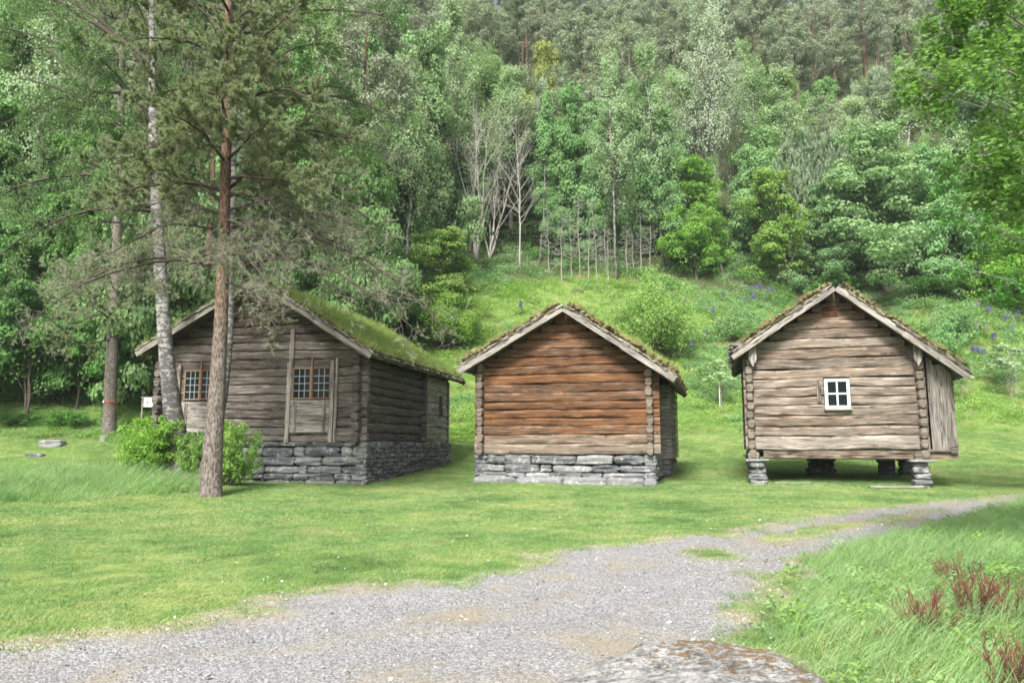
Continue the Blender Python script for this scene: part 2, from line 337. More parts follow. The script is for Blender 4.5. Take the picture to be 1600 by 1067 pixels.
def turfmat():
    m, nt = newmat('roof_turf'); co = node(nt, 'ShaderNodeTexCoord').outputs['Object']; t = attr(nt, 'tone').outputs['Fac']
    n = noise_(nt, co, 3.2, 5, .7); n2 = noise_(nt, co, 26, 4, .7)
    f = math_(nt, 'ADD', math_(nt, 'MULTIPLY', n, .6), math_(nt, 'MULTIPLY', n2, .4))
    mo = ramp(nt, f, [(.34, (.035, .028, .018)), (.44, (.11, .085, .05)), (.52, (.13, .125, .045)), (.6, (.25, .215, .12)), (.7, (.09, .10, .03))])
    gr = ramp(nt, f, [(.35, (.09, .14, .035)), (.5, (.17, .25, .07)), (.65, (.27, .30, .12))])
    finish(nt, mixc(nt, t, mo, gr), .95, f, .8, .05, .1); return m
M['turf'] = turfmat()
def barkflake():
    m, nt = newmat('birch_bark_flake'); g = attr(nt, 'g').outputs['Vector']; t = attr(nt, 'tone').outputs['Fac']
    n = noise_(nt, scale_(nt, g, (12, 30, 1)), 1., 4, .6); c = ramp(nt, math_(nt, 'ADD', math_(nt, 'MULTIPLY', n, .6), math_(nt, 'MULTIPLY', t, .5)), [(.3, (.08, .065, .05)), (.55, (.28, .25, .21)), (.75, (.50, .48, .45))])
    finish(nt, c, .7, n, .4, .01); return m
M['flake'] = barkflake()
def pinebark(name='pine_bark', lo=3., hi=6.2):
    m, nt = newmat(name); g = attr(nt, 'g').outputs['Vector']; sp = node(nt, 'ShaderNodeSeparateXYZ', {0: g}); u = sp.outputs[0]; co = node(nt, 'ShaderNodeTexCoord').outputs['Object']
    v = node(nt, 'ShaderNodeTexVoronoi', {'Vector': scale_(nt, co, (22, 22, 8)), 'Scale': 1.}).outputs['Distance']; n = noise_(nt, co, 30, 4, .65); n2 = noise_(nt, co, 1.7, 3)
    gy = ramp(nt, math_(nt, 'ADD', math_(nt, 'MULTIPLY', v, .55), math_(nt, 'MULTIPLY', n, .5)), [(.22, (.025, .021, .018)), (.45, (.115, .095, .082)), (.75, (.24, .215, .195))])
    og = ramp(nt, math_(nt, 'ADD', math_(nt, 'MULTIPLY', v, .5), math_(nt, 'MULTIPLY', n, .5)), [(.25, (.05, .028, .018)), (.5, (.145, .09, .062)), (.75, (.265, .19, .14))])
    f = node(nt, 'ShaderNodeMapRange', {0: math_(nt, 'ADD', u, math_(nt, 'MULTIPLY', n2, 2.4)), 1: lo+1.2, 2: hi+1.2}).outputs[0]
    finish(nt, mixc(nt, f, gy, og), .9, math_(nt, 'ADD', v, n), .7, .03, .15); return m
M['pinebark'] = pinebark(); M['pinebark_far'] = pinebark('pine_bark_far', 1., 5.); M['pinebark_grey'] = pinebark('grey_pine_bark', 30., 40.)
def birchbark():
    m, nt = newmat('birch_bark'); g = attr(nt, 'g').outputs['Vector']; u = node(nt, 'ShaderNodeSeparateXYZ', {0: g}).outputs[0]; co = node(nt, 'ShaderNodeTexCoord').outputs['Object']
    n = noise_(nt, scale_(nt, co, (5, 5, 9)), 1., 6, .72, .3); n3 = noise_(nt, co, 40, 3, .6); ln = noise_(nt, scale_(nt, co, (9, 9, 60)), 1., 2)
    base = ramp(nt, n3, [(.3, (.20, .195, .185)), (.6, (.36, .35, .33))]); base = mixc(nt, math_(nt, 'GREATER_THAN', ln, .63), base, (.16, .14, .13))
    th = node(nt, 'ShaderNodeMapRange', {0: u, 1: .2, 2: 6.5, 3: .40, 4: .52}).outputs[0]
    k = node(nt, 'ShaderNodeMapRange', {0: math_(nt, 'SUBTRACT', n, th), 1: -.015, 2: .03}).outputs[0]
    dk = mixc(nt, n3, (.045, .042, .04), (.15, .145, .14))
    finish(nt, mixc(nt, k, base, dk), .85, math_(nt, 'SUBTRACT', 1., math_(nt, 'MULTIPLY', k, n3)), .6, .02, .2); return m
M['birchbark'] = birchbark()
M['twig_grey'] = plain('grey_dead_twigs', (.23, .215, .19), .9, .1, 6, .4)
M['twig_white'] = plain('pale_stems', (.36, .34, .31), .85, .1, 3, .35)
M['twig_brown'] = plain('brown_twigs', (.075, .06, .05), .9, .1, 6, .3)
M['twig_red'] = plain('red_heath_twigs', (.15, .06, .042), .8, .2, 6, .45)
M['bark'] = plain('grey_brown_bark', (.12, .10, .085), .9, .1, 6, .4)
# leaves
M['lf_birch'] = leafmat('birch_leaves', (.27, .38, .20), (.38, .50, .29), (.52, .61, .41), .46, .5, .02, .25)
M['lf_birch_near'] = leafmat('birch_leaves_near', (.10, .20, .075), (.17, .30, .11), (.38, .50, .32), .35, .35, .01, .1)
M['lf_silver'] = leafmat('silvery_birch_leaves', (.28, .37, .24), (.385, .475, .33), (.49, .57, .44), .42, .6, .0, .1)
M['lf_broad'] = leafmat('alder_leaves', (.14, .27, .11), (.225, .385, .165), (.34, .50, .25), .42, .5, .03, .3)
M['lf_hazel'] = leafmat('hazel_leaves', (.15, .29, .06), (.235, .40, .085), (.36, .50, .15), .42, .45, .02, .2)
M['lf_dark'] = leafmat('deep_green_leaves', (.065, .165, .04), (.12, .26, .07), (.20, .36, .115), .38, .45, .02, .2)
M['lf_yellow'] = leafmat('yellow_green_leaves', (.22, .28, .08), (.31, .37, .11), (.40, .44, .17), .35, .5, .01, .1)
M['lf_near'] = leafmat('near_round_leaves', (.10, .205, .055), (.16, .30, .075), (.25, .40, .12), .48, .35, .01, .1)
M['nd_pine'] = leafmat('pine_needles', (.18, .215, .125), (.295, .335, .20), (.42, .44, .29), .32, .6, .02, .25)
M['nd_pine_far'] = leafmat('far_pine_needles', (.18, .235, .15), (.27, .33, .215), (.38, .43, .30), .25, .6, .03, .3)
M['nd_spruce'] = leafmat('spruce_needles', (.055, .11, .04), (.095, .175, .06), (.16, .25, .09), .2, .6, .03, .3)
M['nd_young'] = leafmat('young_pine_needles', (.20, .29, .18), (.29, .39, .26), (.42, .50, .36), .3, .6, .02, .25)
M['candle'] = plain('pine_candles', (.36, .42, .28), .8, .2)
M['gr_lawn'] = leafmat('lawn_grass', (.14, .26, .085), (.20, .335, .115), (.32, .42, .18), .3, .5, .04, .35, .2, .2, patchy=(.33, .38, .16))
M['gr_tall'] = leafmat('tall_grass', (.15, .28, .10), (.22, .38, .135), (.35, .49, .23), .35, .5, .03, .35, .25, .25, patchy=(.27, .40, .17))
M['gr_dry'] = leafmat('dry_straw', (.26, .21, .11), (.38, .31, .17), (.50, .44, .28), .2, .7, .01, .2, .1, .1)
M['gr_bank'] = leafmat('meadow_herbs', (.19, .34, .08), (.27, .44, .11), (.40, .53, .18), .35, .5, .03, .25, .15, .2)
M['lupine'] = leafmat('lupine_flowers', (.16, .17, .36), (.24, .24, .44), (.38, .35, .54), .2, .6, .0, .1)
M['lupine_pale'] = leafmat('pale_lupine_flowers', (.42, .28, .36), (.55, .40, .46), (.62, .52, .52), .2, .6, .0, .1)
M['glass'] = plain('dark_window_glass', (.008, .013, .014), .12, .15)
M['white'] = plain('white_paint', (.72, .72, .70), .5, .3, 9, .1)
M['cames'] = plain('pale_glazing_bars', (.42, .46, .48), .5, .3)
M['redwood'] = plain('red_brown_frame', (.20, .095, .06), .7, .2, 9, .3)
M['sash'] = plain('tan_frame_wood', (.25, .18, .12), .8, .2, 9, .3)
M['dark'] = plain('dark_gap_filler', (.02, .018, .016), 1., .0)  # near-black, for the added block that darkens gaps between the base stones
M['band'] = plain('red_ribbon', (.42, .06, .035), .6)
def groundmat():
    m, nt = newmat('ground'); co = node(nt, 'ShaderNodeNewGeometry').outputs['Position']
    gv = attr(nt, 'gravel').outputs['Fac']; dirt = attr(nt, 'dirt').outputs['Fac']; lawn = attr(nt, 'lawn').outputs['Fac']; wood_ = attr(nt, 'forest').outputs['Fac']
    n1 = noise_(nt, co, .35, 3); n2 = noise_(nt, co, 2.4, 4, .6); n3 = noise_(nt, co, 28, 4, .7)
    f = math_(nt, 'ADD', math_(nt, 'ADD', math_(nt, 'MULTIPLY', n1, .35), math_(nt, 'MULTIPLY', n2, .35)), math_(nt, 'MULTIPLY', n3, .3))
    lw = ramp(nt, f, [(.36, (.05, .095, .02)), (.5, (.10, .17, .04)), (.6, (.23, .27, .09)), (.7, (.30, .28, .13))])
    bk = ramp(nt, f, [(.36, (.08, .14, .035)), (.5, (.13, .20, .05)), (.62, (.22, .25, .09)), (.72, (.30, .26, .15))])
    fo = ramp(nt, f, [(.4, (.035, .05, .02)), (.6, (.08, .09, .04))])
    # gravel
    v = node(nt, 'ShaderNodeTexVoronoi', {'Vector': co, 'Scale': 55., 'Randomness': 1.}); vc = node(nt, 'ShaderNodeSeparateColor', {0: v.outputs['Color']}).outputs[0]
    v2 = node(nt, 'ShaderNodeTexVoronoi', {'Vector': co, 'Scale': 130.}); vc2 = node(nt, 'ShaderNodeSeparateColor', {0: v2.outputs['Color']}).outputs[0]
    gf = math_(nt, 'ADD', math_(nt, 'MULTIPLY', vc, .55), math_(nt, 'MULTIPLY', vc2, .45))
    gc = ramp(nt, gf, [(.1, (.09, .09, .094)), (.4, (.20, .20, .205)), (.65, (.31, .31, .315)), (.9, (.45, .45, .45))])
    gap = node(nt, 'ShaderNodeMapRange', {0: v.outputs['Distance'], 1: .3, 2: .75}).outputs[0]; gc = mixc(nt, math_(nt, 'MULTIPLY', gap, .5), gc, (.09, .085, .08))
    big = node(nt, 'ShaderNodeMapRange', {0: noise_(nt, co, .9, 4, .6), 1: .45, 2: .62}).outputs[0]
    big = math_(nt, 'MULTIPLY', big, math_(nt, 'SUBTRACT', 1., attr(nt, 'rut').outputs['Fac'])); gc = mixc(nt, math_(nt, 'MULTIPLY', big, .8), gc, mixc(nt, n3, (.12, .10, .065), (.34, .30, .22)))
    dc = mixc(nt, n3, (.12, .10, .065), (.31, .265, .19)); dc = mixc(nt, math_(nt, 'GREATER_THAN', vc, .78), dc, (.40, .38, .34))
    col = mixc(nt, lawn, bk, lw); col = mixc(nt, wood_, col, fo); col = mixc(nt, dirt, col, dc); col = mixc(nt, gv, col, gc)
    gc = mixc(nt, 0., gc, gc)
    h = math_(nt, 'ADD', math_(nt, 'MULTIPLY', v.outputs['Distance'], -1.), math_(nt, 'MULTIPLY', n3, .6))
    finish(nt, col, .92, h, .6, .012, .15); return m
M['ground'] = groundmat()
def pebmat():
    m, nt = newmat('gravel_stones'); r = node(nt, 'ShaderNodeObjectInfo').outputs['Random']
    col = ramp(nt, r, [(0, (.10, .10, .104)), (.5, (.22, .22, .225)), (.88, (.34, .34, .345)), (1, (.50, .49, .47))]); finish(nt, col, .85); return m
M['pebble'] = pebmat()
def litmat():
    m, nt = newmat('leaf_litter'); r = node(nt, 'ShaderNodeObjectInfo').outputs['Random']
    col = ramp(nt, r, [(0, (.09, .06, .035)), (.35, (.22, .16, .10)), (.7, (.45, .40, .32)), (1, (.52, .50, .45))]); finish(nt, col, .85); return m
M['litter'] = litmat()
# ------------------------------------------------------------------ ground
def sdist(X, Y, poly):
    P = np.stack([X, Y], -1); d = np.full(len(P), 1e9); ins = np.zeros(len(P), bool); n = len(poly)
    for i in range(n):
        a = np.array(poly[i]); b = np.array(poly[(i+1) % n]); e = b-a; w = P-a
        t = np.clip((w@e)/max(e@e, 1e-9), 0, 1); d = np.minimum(d, np.linalg.norm(w-t[:, None]*e, axis=1))
        c = (a[1] > P[:, 1]) != (b[1] > P[:, 1]); xx = (b[0]-a[0])*(P[:, 1]-a[1])/(b[1]-a[1]+1e-12)+a[0]; ins ^= c & (P[:, 0] < xx)
    return np.where(ins, d, -d)
def wpoly(pts): return [tuple(G(*p)[:2]) for p in pts]
ROAD = [(-16, 5.5)]+wpoly([(0, 1002), (130, 992), (260, 975), (400, 945), (430, 925), (520, 915), (640, 905), (720, 908), (790, 890), (860, 868), (930, 856), (1000, 848), (1100, 838), (1200, 824), (1300, 806), (1400, 793), (1480, 783), (1598, 774)])+[(24, 25.), (24, 23.2)]+wpoly([(1590, 784), (1540, 797), (1455, 820), (1385, 838), (1300, 856), (1225, 884), (1185, 918), (1165, 960), (1150, 1010)])+[(1.7, 3.8), (1.9, 2.), (2.5, -9), (-16, -9)]
ISLAND = wpoly([(1160, 843), (1230, 829), (1310, 815), (1400, 803), (1480, 793), (1470, 800), (1390, 816), (1330, 831), (1270, 841), (1200, 847)])
ISLAND2 = wpoly([(1095, 868), (1110, 867), (1120, 869), (1112, 871), (1100, 871)])
def masks(x, y):
    nz = .34*fbm(xy3(x, y, 1.1), 31, 3); nz2 = .1*vnoise(xy3(x, y, 6.), 32)
    s = sdist(x, y, ROAD); i1 = sdist(x, y, ISLAND); i2 = sdist(x, y, ISLAND2)
    fn = np.clip((17-y)/5, .3, 1); g = np.minimum(s+(nz+nz2)*fn+.12*(1-fn), np.minimum(-i1+nz*.5+nz2+.05, -i2+nz+nz2*2-.1)); gm = np.clip(g/.16+.5, 0, 1)
    right = np.clip((x-2.2)/1.5, 0, 1)*np.clip((14-y)/3, 0, 1)
    dirt = np.clip(1-np.abs(g+.12)/(.22+.35*np.clip(vnoise(xy3(x, y, .8), 33), 0, 1)), 0, 1)*1.0
    edge = np.interp(x, [-40, -16, -10, -3, 3, 10, 20, 40], [35, 36.3, 36.6, 38, 39.5, 39.5, 40, 41])+1.1*fbm(xy3(x, y, .4), 34, 2)
    lawn = np.clip((edge-y)/1.2+.5, 0, 1)
    fe = np.interp(x, [-60, -22, -12, -8, -3, 4, 12, 30, 60], [38, 39, 42, 47, 55, 59, 57, 53, 52])+1.5*fbm(xy3(x, y, .25), 35, 2)
    forest = np.clip((y-fe)/2.5, 0, 1)
    return g, gm, dirt, lawn, forest
def axis(a, b, f0, f1, st, gr):
    v = list(np.arange(f0, f1+1e-6, st)); s = st
    while v[-1] < b: s *= gr; v.append(v[-1]+s)
    s = st
    while v[0] > a: s *= gr; v.insert(0, v[0]-s)
    return np.array(v)
gx = axis(-190, 190, -9, 14, .1, 1.06); gy = axis(-40, 320, 3.2, 25, .1, 1.035)
X, Y = np.meshgrid(gx, gy); x, y = X.ravel(), Y.ravel(); z = hz(x, y)
gg, gm, dirt, lawn, forest = masks(x, y)
RUTS = [[tuple(G(*p)[:2]) for p in l] for l in ([(-60, 1055), (300, 1000), (620, 950), (900, 905), (1100, 878), (1280, 852), (1400, 832), (1520, 803)], [(250, 1066), (560, 1020), (850, 962), (1050, 915), (1200, 882), (1330, 852)])]
rd = np.full(len(x), 9.)
for l in RUTS:
    for a_, b_ in zip(l[:-1], l[1:]):
        e_ = np.array(b_)-np.array(a_); w_ = np.stack([x, y], -1)-np.array(a_); t_ = np.clip(w_@e_/(e_@e_), 0, 1); rd = np.minimum(rd, np.linalg.norm(w_-t_[:, None]*e_, axis=1))
rut = np.clip(1.25-rd/.42+.35*fbm(xy3(x, y, 1.7), 44, 2), 0, 1)*gm
near = np.clip((30-y)/5, 0, 1); z = z-gm*.03*near-rut*.018*near+gm*near*.012*fbm(xy3(x, y, 2.2), 45, 2)+near*.008*fbm(xy3(x, y, 3.), 41)
nx, ny = len(gx), len(gy); i = (np.arange(ny-1)[:, None]*nx+np.arange(nx-1)[None]).ravel()
me = make_mesh('ground', np.stack([x, y, z], -1), [np.stack([i, i+1, i+nx+1, i+nx], -1)], mat=M['ground'], smooth=True)
for nm, v in (('rut', rut), ('gravel', gm), ('dirt', dirt), ('lawn', lawn), ('forest', forest)):
    a = me.attributes.new(nm, 'FLOAT', 'POINT'); a.data.foreach_set('value', v.astype(np.float32))
tag(link('ground', me), kind='structure')

# ------------------------------------------------------------------ houses
def facz(zz): return EYE+(zz-EYE)*.983
def clip_log(z, sl):
    """x range under the two roof slopes sl=(xr,zr,xl,zl,xe,ze) at height z"""
    xr, zr, xl, zl, xe, ze = sl
    a = xr-(zr-z)*(xr-xl)/(zr-zl); b = xr+(zr-z)*(xe-xr)/(zr-ze); return a, b
def gable_wall(mb, yw, cl, cr, zs, sl, ht, ext, tonef, opens=(), wav=.006, tj=.008, infront=.06):
    for k in range(len(zs)-1):
        z0, z1 = zs[k], zs[k+1]; zc = (z0+z1)/2; hh = (z1-z0)/2+.006
        a, b = clip_log(zc-.02, sl); a = max(a+.02, cl-ext[0]); b = min(b-.02, cr+ext[1])
        if b-a < .25: continue
        segs = [(a, b)]
        for (ox0, ox1, oz0, oz1) in opens:
            if zc > oz0-.04 and zc < oz1+.04:
                n = []
                for s in segs:
                    if s[0] < ox0 and s[1] > ox1: n += [(s[0], ox0), (ox1, s[1])]
                    else: n.append(s)
                segs = n
        r = rng.random(); dt = rng.normal(0, tj)
        for s in segs:
            sweep(mb, (s[0], yw+dt, zc), (s[1], yw+dt, zc), (0, 0, 1), sec_log(ht, hh-.009, 24, 5.), seg=.14, jit=.024, tone=np.clip(tonef(zc, k), 0, 1), r=r, wav=wav)
def side_wall(mb, xw, y0, y1, zs, ht, ext, tonef, et=(.86, .86), wav=.006):
    for k in range(len(zs)-1):
        z0, z1 = zs[k], zs[k+1]; zc = (z0+z1)/2; hh = (z1-z0)/2+.004; dt = rng.normal(0, .008)
        e0 = ext[0]+rng.uniform(-.03, .03); e1 = ext[1]+rng.uniform(-.03, .03)
        sweep(mb, (xw+dt, y0-e0, zc), (xw+dt, y1+e1, zc), (0, 0, 1), sec_log(ht, hh, p=2.7), seg=.2, jit=.02, tone=np.clip(tonef(zc, k), 0, 1), et=et, wav=wav)
def courses(z0, z1, h, first=None):
    v = [z0]
    if first: v.append(z0+first)
    while v[-1] < z1: v.append(v[-1]+h*rng.uniform(.88, 1.12))
    return v
def foundation(mb, segs, z_lo, z_hi, hrow, wrow, dep, seed, z_ground):
    """dry stone wall along plan segments (x0,y0,x1,y1)"""
    sd = seed
    for (x0, y0, x1, y1, hr, wr) in segs:
        L = math.hypot(x1-x0, y1-y0); tx, ty = (x1-x0)/L, (y1-y0)/L; ang = math.atan2(ty, tx); z = z_lo
        while z < z_hi-.03:
            h = min(hr*rng.uniform(.55, 1.35), z_hi-z)
            if z_hi-(z+h) < .07: h = z_hi-z
            s = -rng.uniform(0, wr*.4)
            while s < L:
                w = wr*rng.uniform(.25, 1.5); e = min(s+w, L+.03); s0 = max(s, -.03)
                if e-s0 > .06:
                    c = (s0+e)/2; hv = h*rng.uniform(.78, 1.02); sd += 1
                    stone(mb, (x0+tx*c-ty*(dep*.42), y0+ty*c+tx*(dep*.42), z+h/2), (e-s0-.006, dep*rng.uniform(.9, 1.15), hv+.01), sd, rough=.20, p=rng.uniform(4, 10), rot=ang, lay=1., tone=rng.random()**1.6, m=8)
                    if rng.random() < .8:   # chinking stone
                        stone(mb, (x0+tx*e-ty*.05, y0+ty*e+tx*.05, z+rng.uniform(0, h)), (rng.uniform(.06, .16), .16, rng.uniform(.03, .07)), sd+500, rough=.2, p=3, m=3, rot=ang)
                s = e+.004
            z += h
def roof(rt, z0, sl, y0, y1, ov, thick, green, seed, barge_w=.17, tufts=900, names=True, eaves=True):
    """turf roof on two slopes; sl as in clip_log gives the underside of the boards"""
    xr, zr, xl, zl, xe, ze = sl; off = (0, 0, z0); par = {}
    BBS = []; EVS = []; deck = MB(); fl = MB(); turf = MB(); gr = MB(); ev = MB()
    for sgn, (ex, ez) in ((-1, (xl, zl)), (1, (xe, ze))):
        d = np.array([ex-xr, 0, ez-zr]); L = np.linalg.norm(d); d = d/L; nrm = np.array([-d[2], 0, d[0]])*(1 if sgn > 0 else -1); nrm = nrm if nrm[2] > 0 else -nrm
        top = np.array([xr, 0, zr])
        # deck boards run down the slope
        yb = y0+.03
        while yb < y1-.05:
            w = rng.uniform(.18, .27); p = top+nrm*.03+np.array([0, yb+w/2, 0])
            sweep(deck, p, p+d*(L-.02), nrm, sec_box(w/2-.004, .018, .004), seg=.8, jit=.003, tone=.45); yb += w
        # barge boards front and back, in two overlapping lengths
        for yy, s in ((y0, -1), (y1, 1)):
            m = L*rng.uniform(.52, .6)
            for (a, b, o) in ((-.02, m+.25, 0), (m, L+.12, .032)):
                bb = MB(); p = top+np.array([0, yy+s*(.02+o), 0])+nrm*(barge_w*.42-o*.6)
                sweep(bb, p+d*a, p+d*b, nrm, sec_box(.016, barge_w/2, .005), seg=.35, jit=.004, tone=.12, wav=.004); BBS.append(bb)
        # turf slab
        nu = int((y1-y0)/.07)+1; nv = int(L/.07)+1; u = np.linspace(y0-.0, y1+.0, nu); v = np.linspace(0, L+.02, nv); U, Vv = np.meshgrid(u, v)
        base = top+d*Vv[..., None]+nrm*(barge_w*.92)+np.array([0, 1, 0])*U[..., None]
        q = base*np.array([1.3, 1.3, 1.3]); h = thick*(.85+.5*fbm(q*1.4, seed, 3))+.045*vnoise(base*8., seed+3)
        eg = np.minimum(np.minimum(U-y0, y1-U)/.10, np.minimum((L-Vv)/.12, 1)); eg = np.clip(eg, 0, 1)**.5; h = h*(.5+.5*eg)
        h = np.where(Vv < .25, h*(.75+Vv), h)
        topv = base+nrm*h[..., None]; yj = .05*vnoise(base*5+9, seed+8); topv[..., 1] += np.where((U < y0+.04) | (U > y1-.04), yj, 0)
        botv = base-nrm*.03
        gt = np.clip(green[0 if sgn < 0 else 1]*1.5-.25+.55*fbm(base*1.1+5, seed+4, 3), 0, 1)*np.clip((U-y0)/.5, .0, 1)
        VV = np.concatenate([topv.reshape(-1, 3), botv.reshape(-1, 3)]); ii = (np.arange(nv-1)[:, None]*nu+np.arange(nu-1)[None]).ravel(); F = np.stack([ii, ii+1, ii+nu+1, ii+nu], -1)
        if sgn > 0: F = F[:, ::-1]
        N = nu*nv; ring = np.concatenate([np.arange(nu), np.arange(1, nv)*nu+nu-1, (nv-1)*nu+np.arange(nu-2, -1, -1), np.arange(nv-2, 0, -1)*nu]); r2 = np.roll(ring, -1)
        S = np.stack([ring, r2, r2+N, ring+N], -1)
        turf.add(VV, [F, F[:, ::-1]+N, S if sgn < 0 else S[:, ::-1]], None, np.concatenate([gt.ravel(), gt.ravel()*0]))
        # moss cushions and tufts along the edges
        sd = seed*100
        for k in range(int(L*26)):
            vv = rng.uniform(0, L); yy = y0+rng.uniform(-.03, .16); sd += 1; s = rng.uniform(.05, .13)
            stone(turf, top+d*vv+nrm*(barge_w*.92+thick*rng.uniform(.2, .8))+np.array([0, yy, 0]), (s*1.3, s, s*.8), sd, rough=.3, p=2.2, m=3, tone=0.)
        for k in range(int((y1-y0)*16)):
            yy = rng.uniform(y0, y1); sd += 1; s = rng.uniform(.05, .14)
            stone(turf, top+d*(L-rng.uniform(-.02, .1))+nrm*(barge_w*.9+thick*rng.uniform(.1, .6))+np.array([0, yy, 0]), (s, s*1.4, s*.8), sd, rough=.3, p=2.2, m=3, tone=0.)
        # birch bark flakes between board and turf
        for k in range(int(L*22)):
            vv = rng.uniform(0, L+.05); w = rng.uniform(.06, .30); p = top+d*vv+nrm*(barge_w*.9+rng.uniform(.0, .075))+np.array([0, y0-.035+rng.uniform(-.02, .03), 0])
            dd = unit(d+nrm*rng.normal(0, .10)+np.array([0, rng.normal(0, .08), 0]))
            sweep(fl, p-dd*w/2, p+dd*w/2, nrm+np.array([0, rng.normal(0, .25), 0]), sec_box(.05, .006, .002)*rng.uniform(.7, 1.2), seg=.08, jit=.008, tone=rng.random())
        for k in range(int((y1-y0)*13)):
            yy = rng.uniform(y0, y1); w = rng.uniform(.08, .3); p = top+d*(L+.02+rng.uniform(-.02, .05))+nrm*(barge_w*.75+rng.uniform(-.02, .06))+np.array([0, yy, 0])
            dd = unit(np.array([0, 1, 0])+nrm*rng.normal(0, .12)+d*rng.normal(0, .1)); sweep(fl, p-dd*w/2, p+dd*w/2, nrm, sec_box(.06, .007, .002), seg=.08, jit=.008, tone=rng.random()*.8)
        # eave: a retaining log with pegs under it
        if eaves:
            ev = MB(); EVS.append(ev)
            p = top+d*(L-.03)+nrm*.11
            sweep(ev, p+np.array([0, y0+.05, 0]), p+np.array([0, y1-.05, 0]), nrm, sec_log(.055, .07), seg=.3, jit=.015, tone=.2, wav=.008)
            yy = y0+.25
            while yy < y1-.2:
                pp = top+d*(L-.02)+np.array([0, yy, 0])+nrm*.02; board(ev, pp-d*.25, pp+d*.06, .06, .05, up=nrm, tone=.3); yy += rng.uniform(.2, .34)
        # grass blades
        gk = green[0 if sgn < 0 else 1]; nb = int(tufts*(y1-y0)*L/30*(.35+gk*1.6)); py = rng.uniform(y0+.02, y1, nb); pv = rng.uniform(.03, L, nb)
        hh = thick*(.75+.42*fbm((top+d*pv[:, None]+nrm*(barge_w*.92)+np.array([0, 1, 0])*py[:, None])*1.3*1.4, seed, 3))*.9
        P = top+d*pv[:, None]+nrm*(barge_w*.92+hh[:, None])+np.array([0, 1, 0])*py[:, None]
        for s_ in range(1):
            k = 9; n = len(P); D = unit(np.array([0, 0, 1.])+rng.normal(0, .38, (n, k, 3))); l = (rng.uniform(.06, .2, (n, k))*(1+.7*gk))[..., None]; S_ = unit(np.cross(D, rng.normal(0, 1, (n, k, 3))))*.006
            Pb = P[:, None]+rng.normal(0, .035, (n, k, 3)); tip = Pb+D*l+np.array([0, 0, -.02]); midp = Pb+D*l*.5+np.array([0, 0, .01])
            VB = np.stack([Pb-S_, Pb+S_, midp+S_*.8, midp-S_*.8, tip], 2).reshape(-1, 3); i5 = np.arange(n*k)*5
            gr.add(VB, [np.stack([i5, i5+1, i5+2, i5+3], -1), np.stack([i5+3, i5+2, i5+4], -1)], np.stack([np.repeat(rng.random(n*k), 5)]*3, -1), np.repeat(rng.random(n*k), 5))
    R_ = deck.build('roof', M['wood_dark'], rt, off=off)
    t = turf.build('turf', M['turf'], R_, smooth=True, off=off)
    fl.build('birch_bark_layer', M['flake'], R_, off=off)
    for e in EVS: e.build('eave_log', M['board'], R_, off=off)
    for e in BBS: e.build('bargeboard', M['board'], R_, off=off)
    o = gr.build('roof_grass', M['gr_mix'], R_, off=off); o['kind'] = 'stuff'
    return R_
M['gr_mix'] = leafmat('roof_grass_blades', (.18, .25, .07), (.26, .37, .10), (.42, .43, .20), .3, .6, 0, .1)
def window(rt, z0, x0, x1, za, zb, y, cols, rows, name, frame, bar, fw=.05, bw=.012, recess=.05):
    """one casement with a grid of panes"""
    mb = MB(); cx = (x0+x1)/2
    board(mb, (x0+fw/2, y, za), (x0+fw/2, y, zb), fw, .06, up=(1, 0, 0)); board(mb, (x1-fw/2, y, za), (x1-fw/2, y, zb), fw, .06, up=(1, 0, 0))
    board(mb, (x0+fw, y, zb-fw/2), (x1-fw, y, zb-fw/2), fw, .056); board(mb, (x0+fw, y, za+fw/2), (x1-fw, y, za+fw/2), fw, .056)
    w = mb.build(name, frame, rt, off=(0, 0, z0))
    gl = MB(); sweep(gl, ((x0+fw), y+.018, (za+zb)/2), (x1-fw, y+.018, (za+zb)/2), (0, 0, 1), sec_box(.004, (zb-za)/2-fw, .001), seg=5); gl.build('pane', M['glass'], w, off=(0, 0, z0))
    bm = MB()
    for k in range(1, cols):
        xx = x0+fw+(x1-x0-2*fw)*k/cols; board(bm, (xx, y+.006, za+fw), (xx, y+.006, zb-fw), bw, .012, up=(1, 0, 0), b=.002, jit=0)
    for k in range(1, rows):
        zz = za+fw+(zb-za-2*fw)*k/rows; board(bm, (x0+fw, y+.003, zz), (x1-fw, y+.003, zz), bw, .012, b=.002, jit=0)
    bm.build('glazing_bar', bar, w, off=(0, 0, z0)); return w

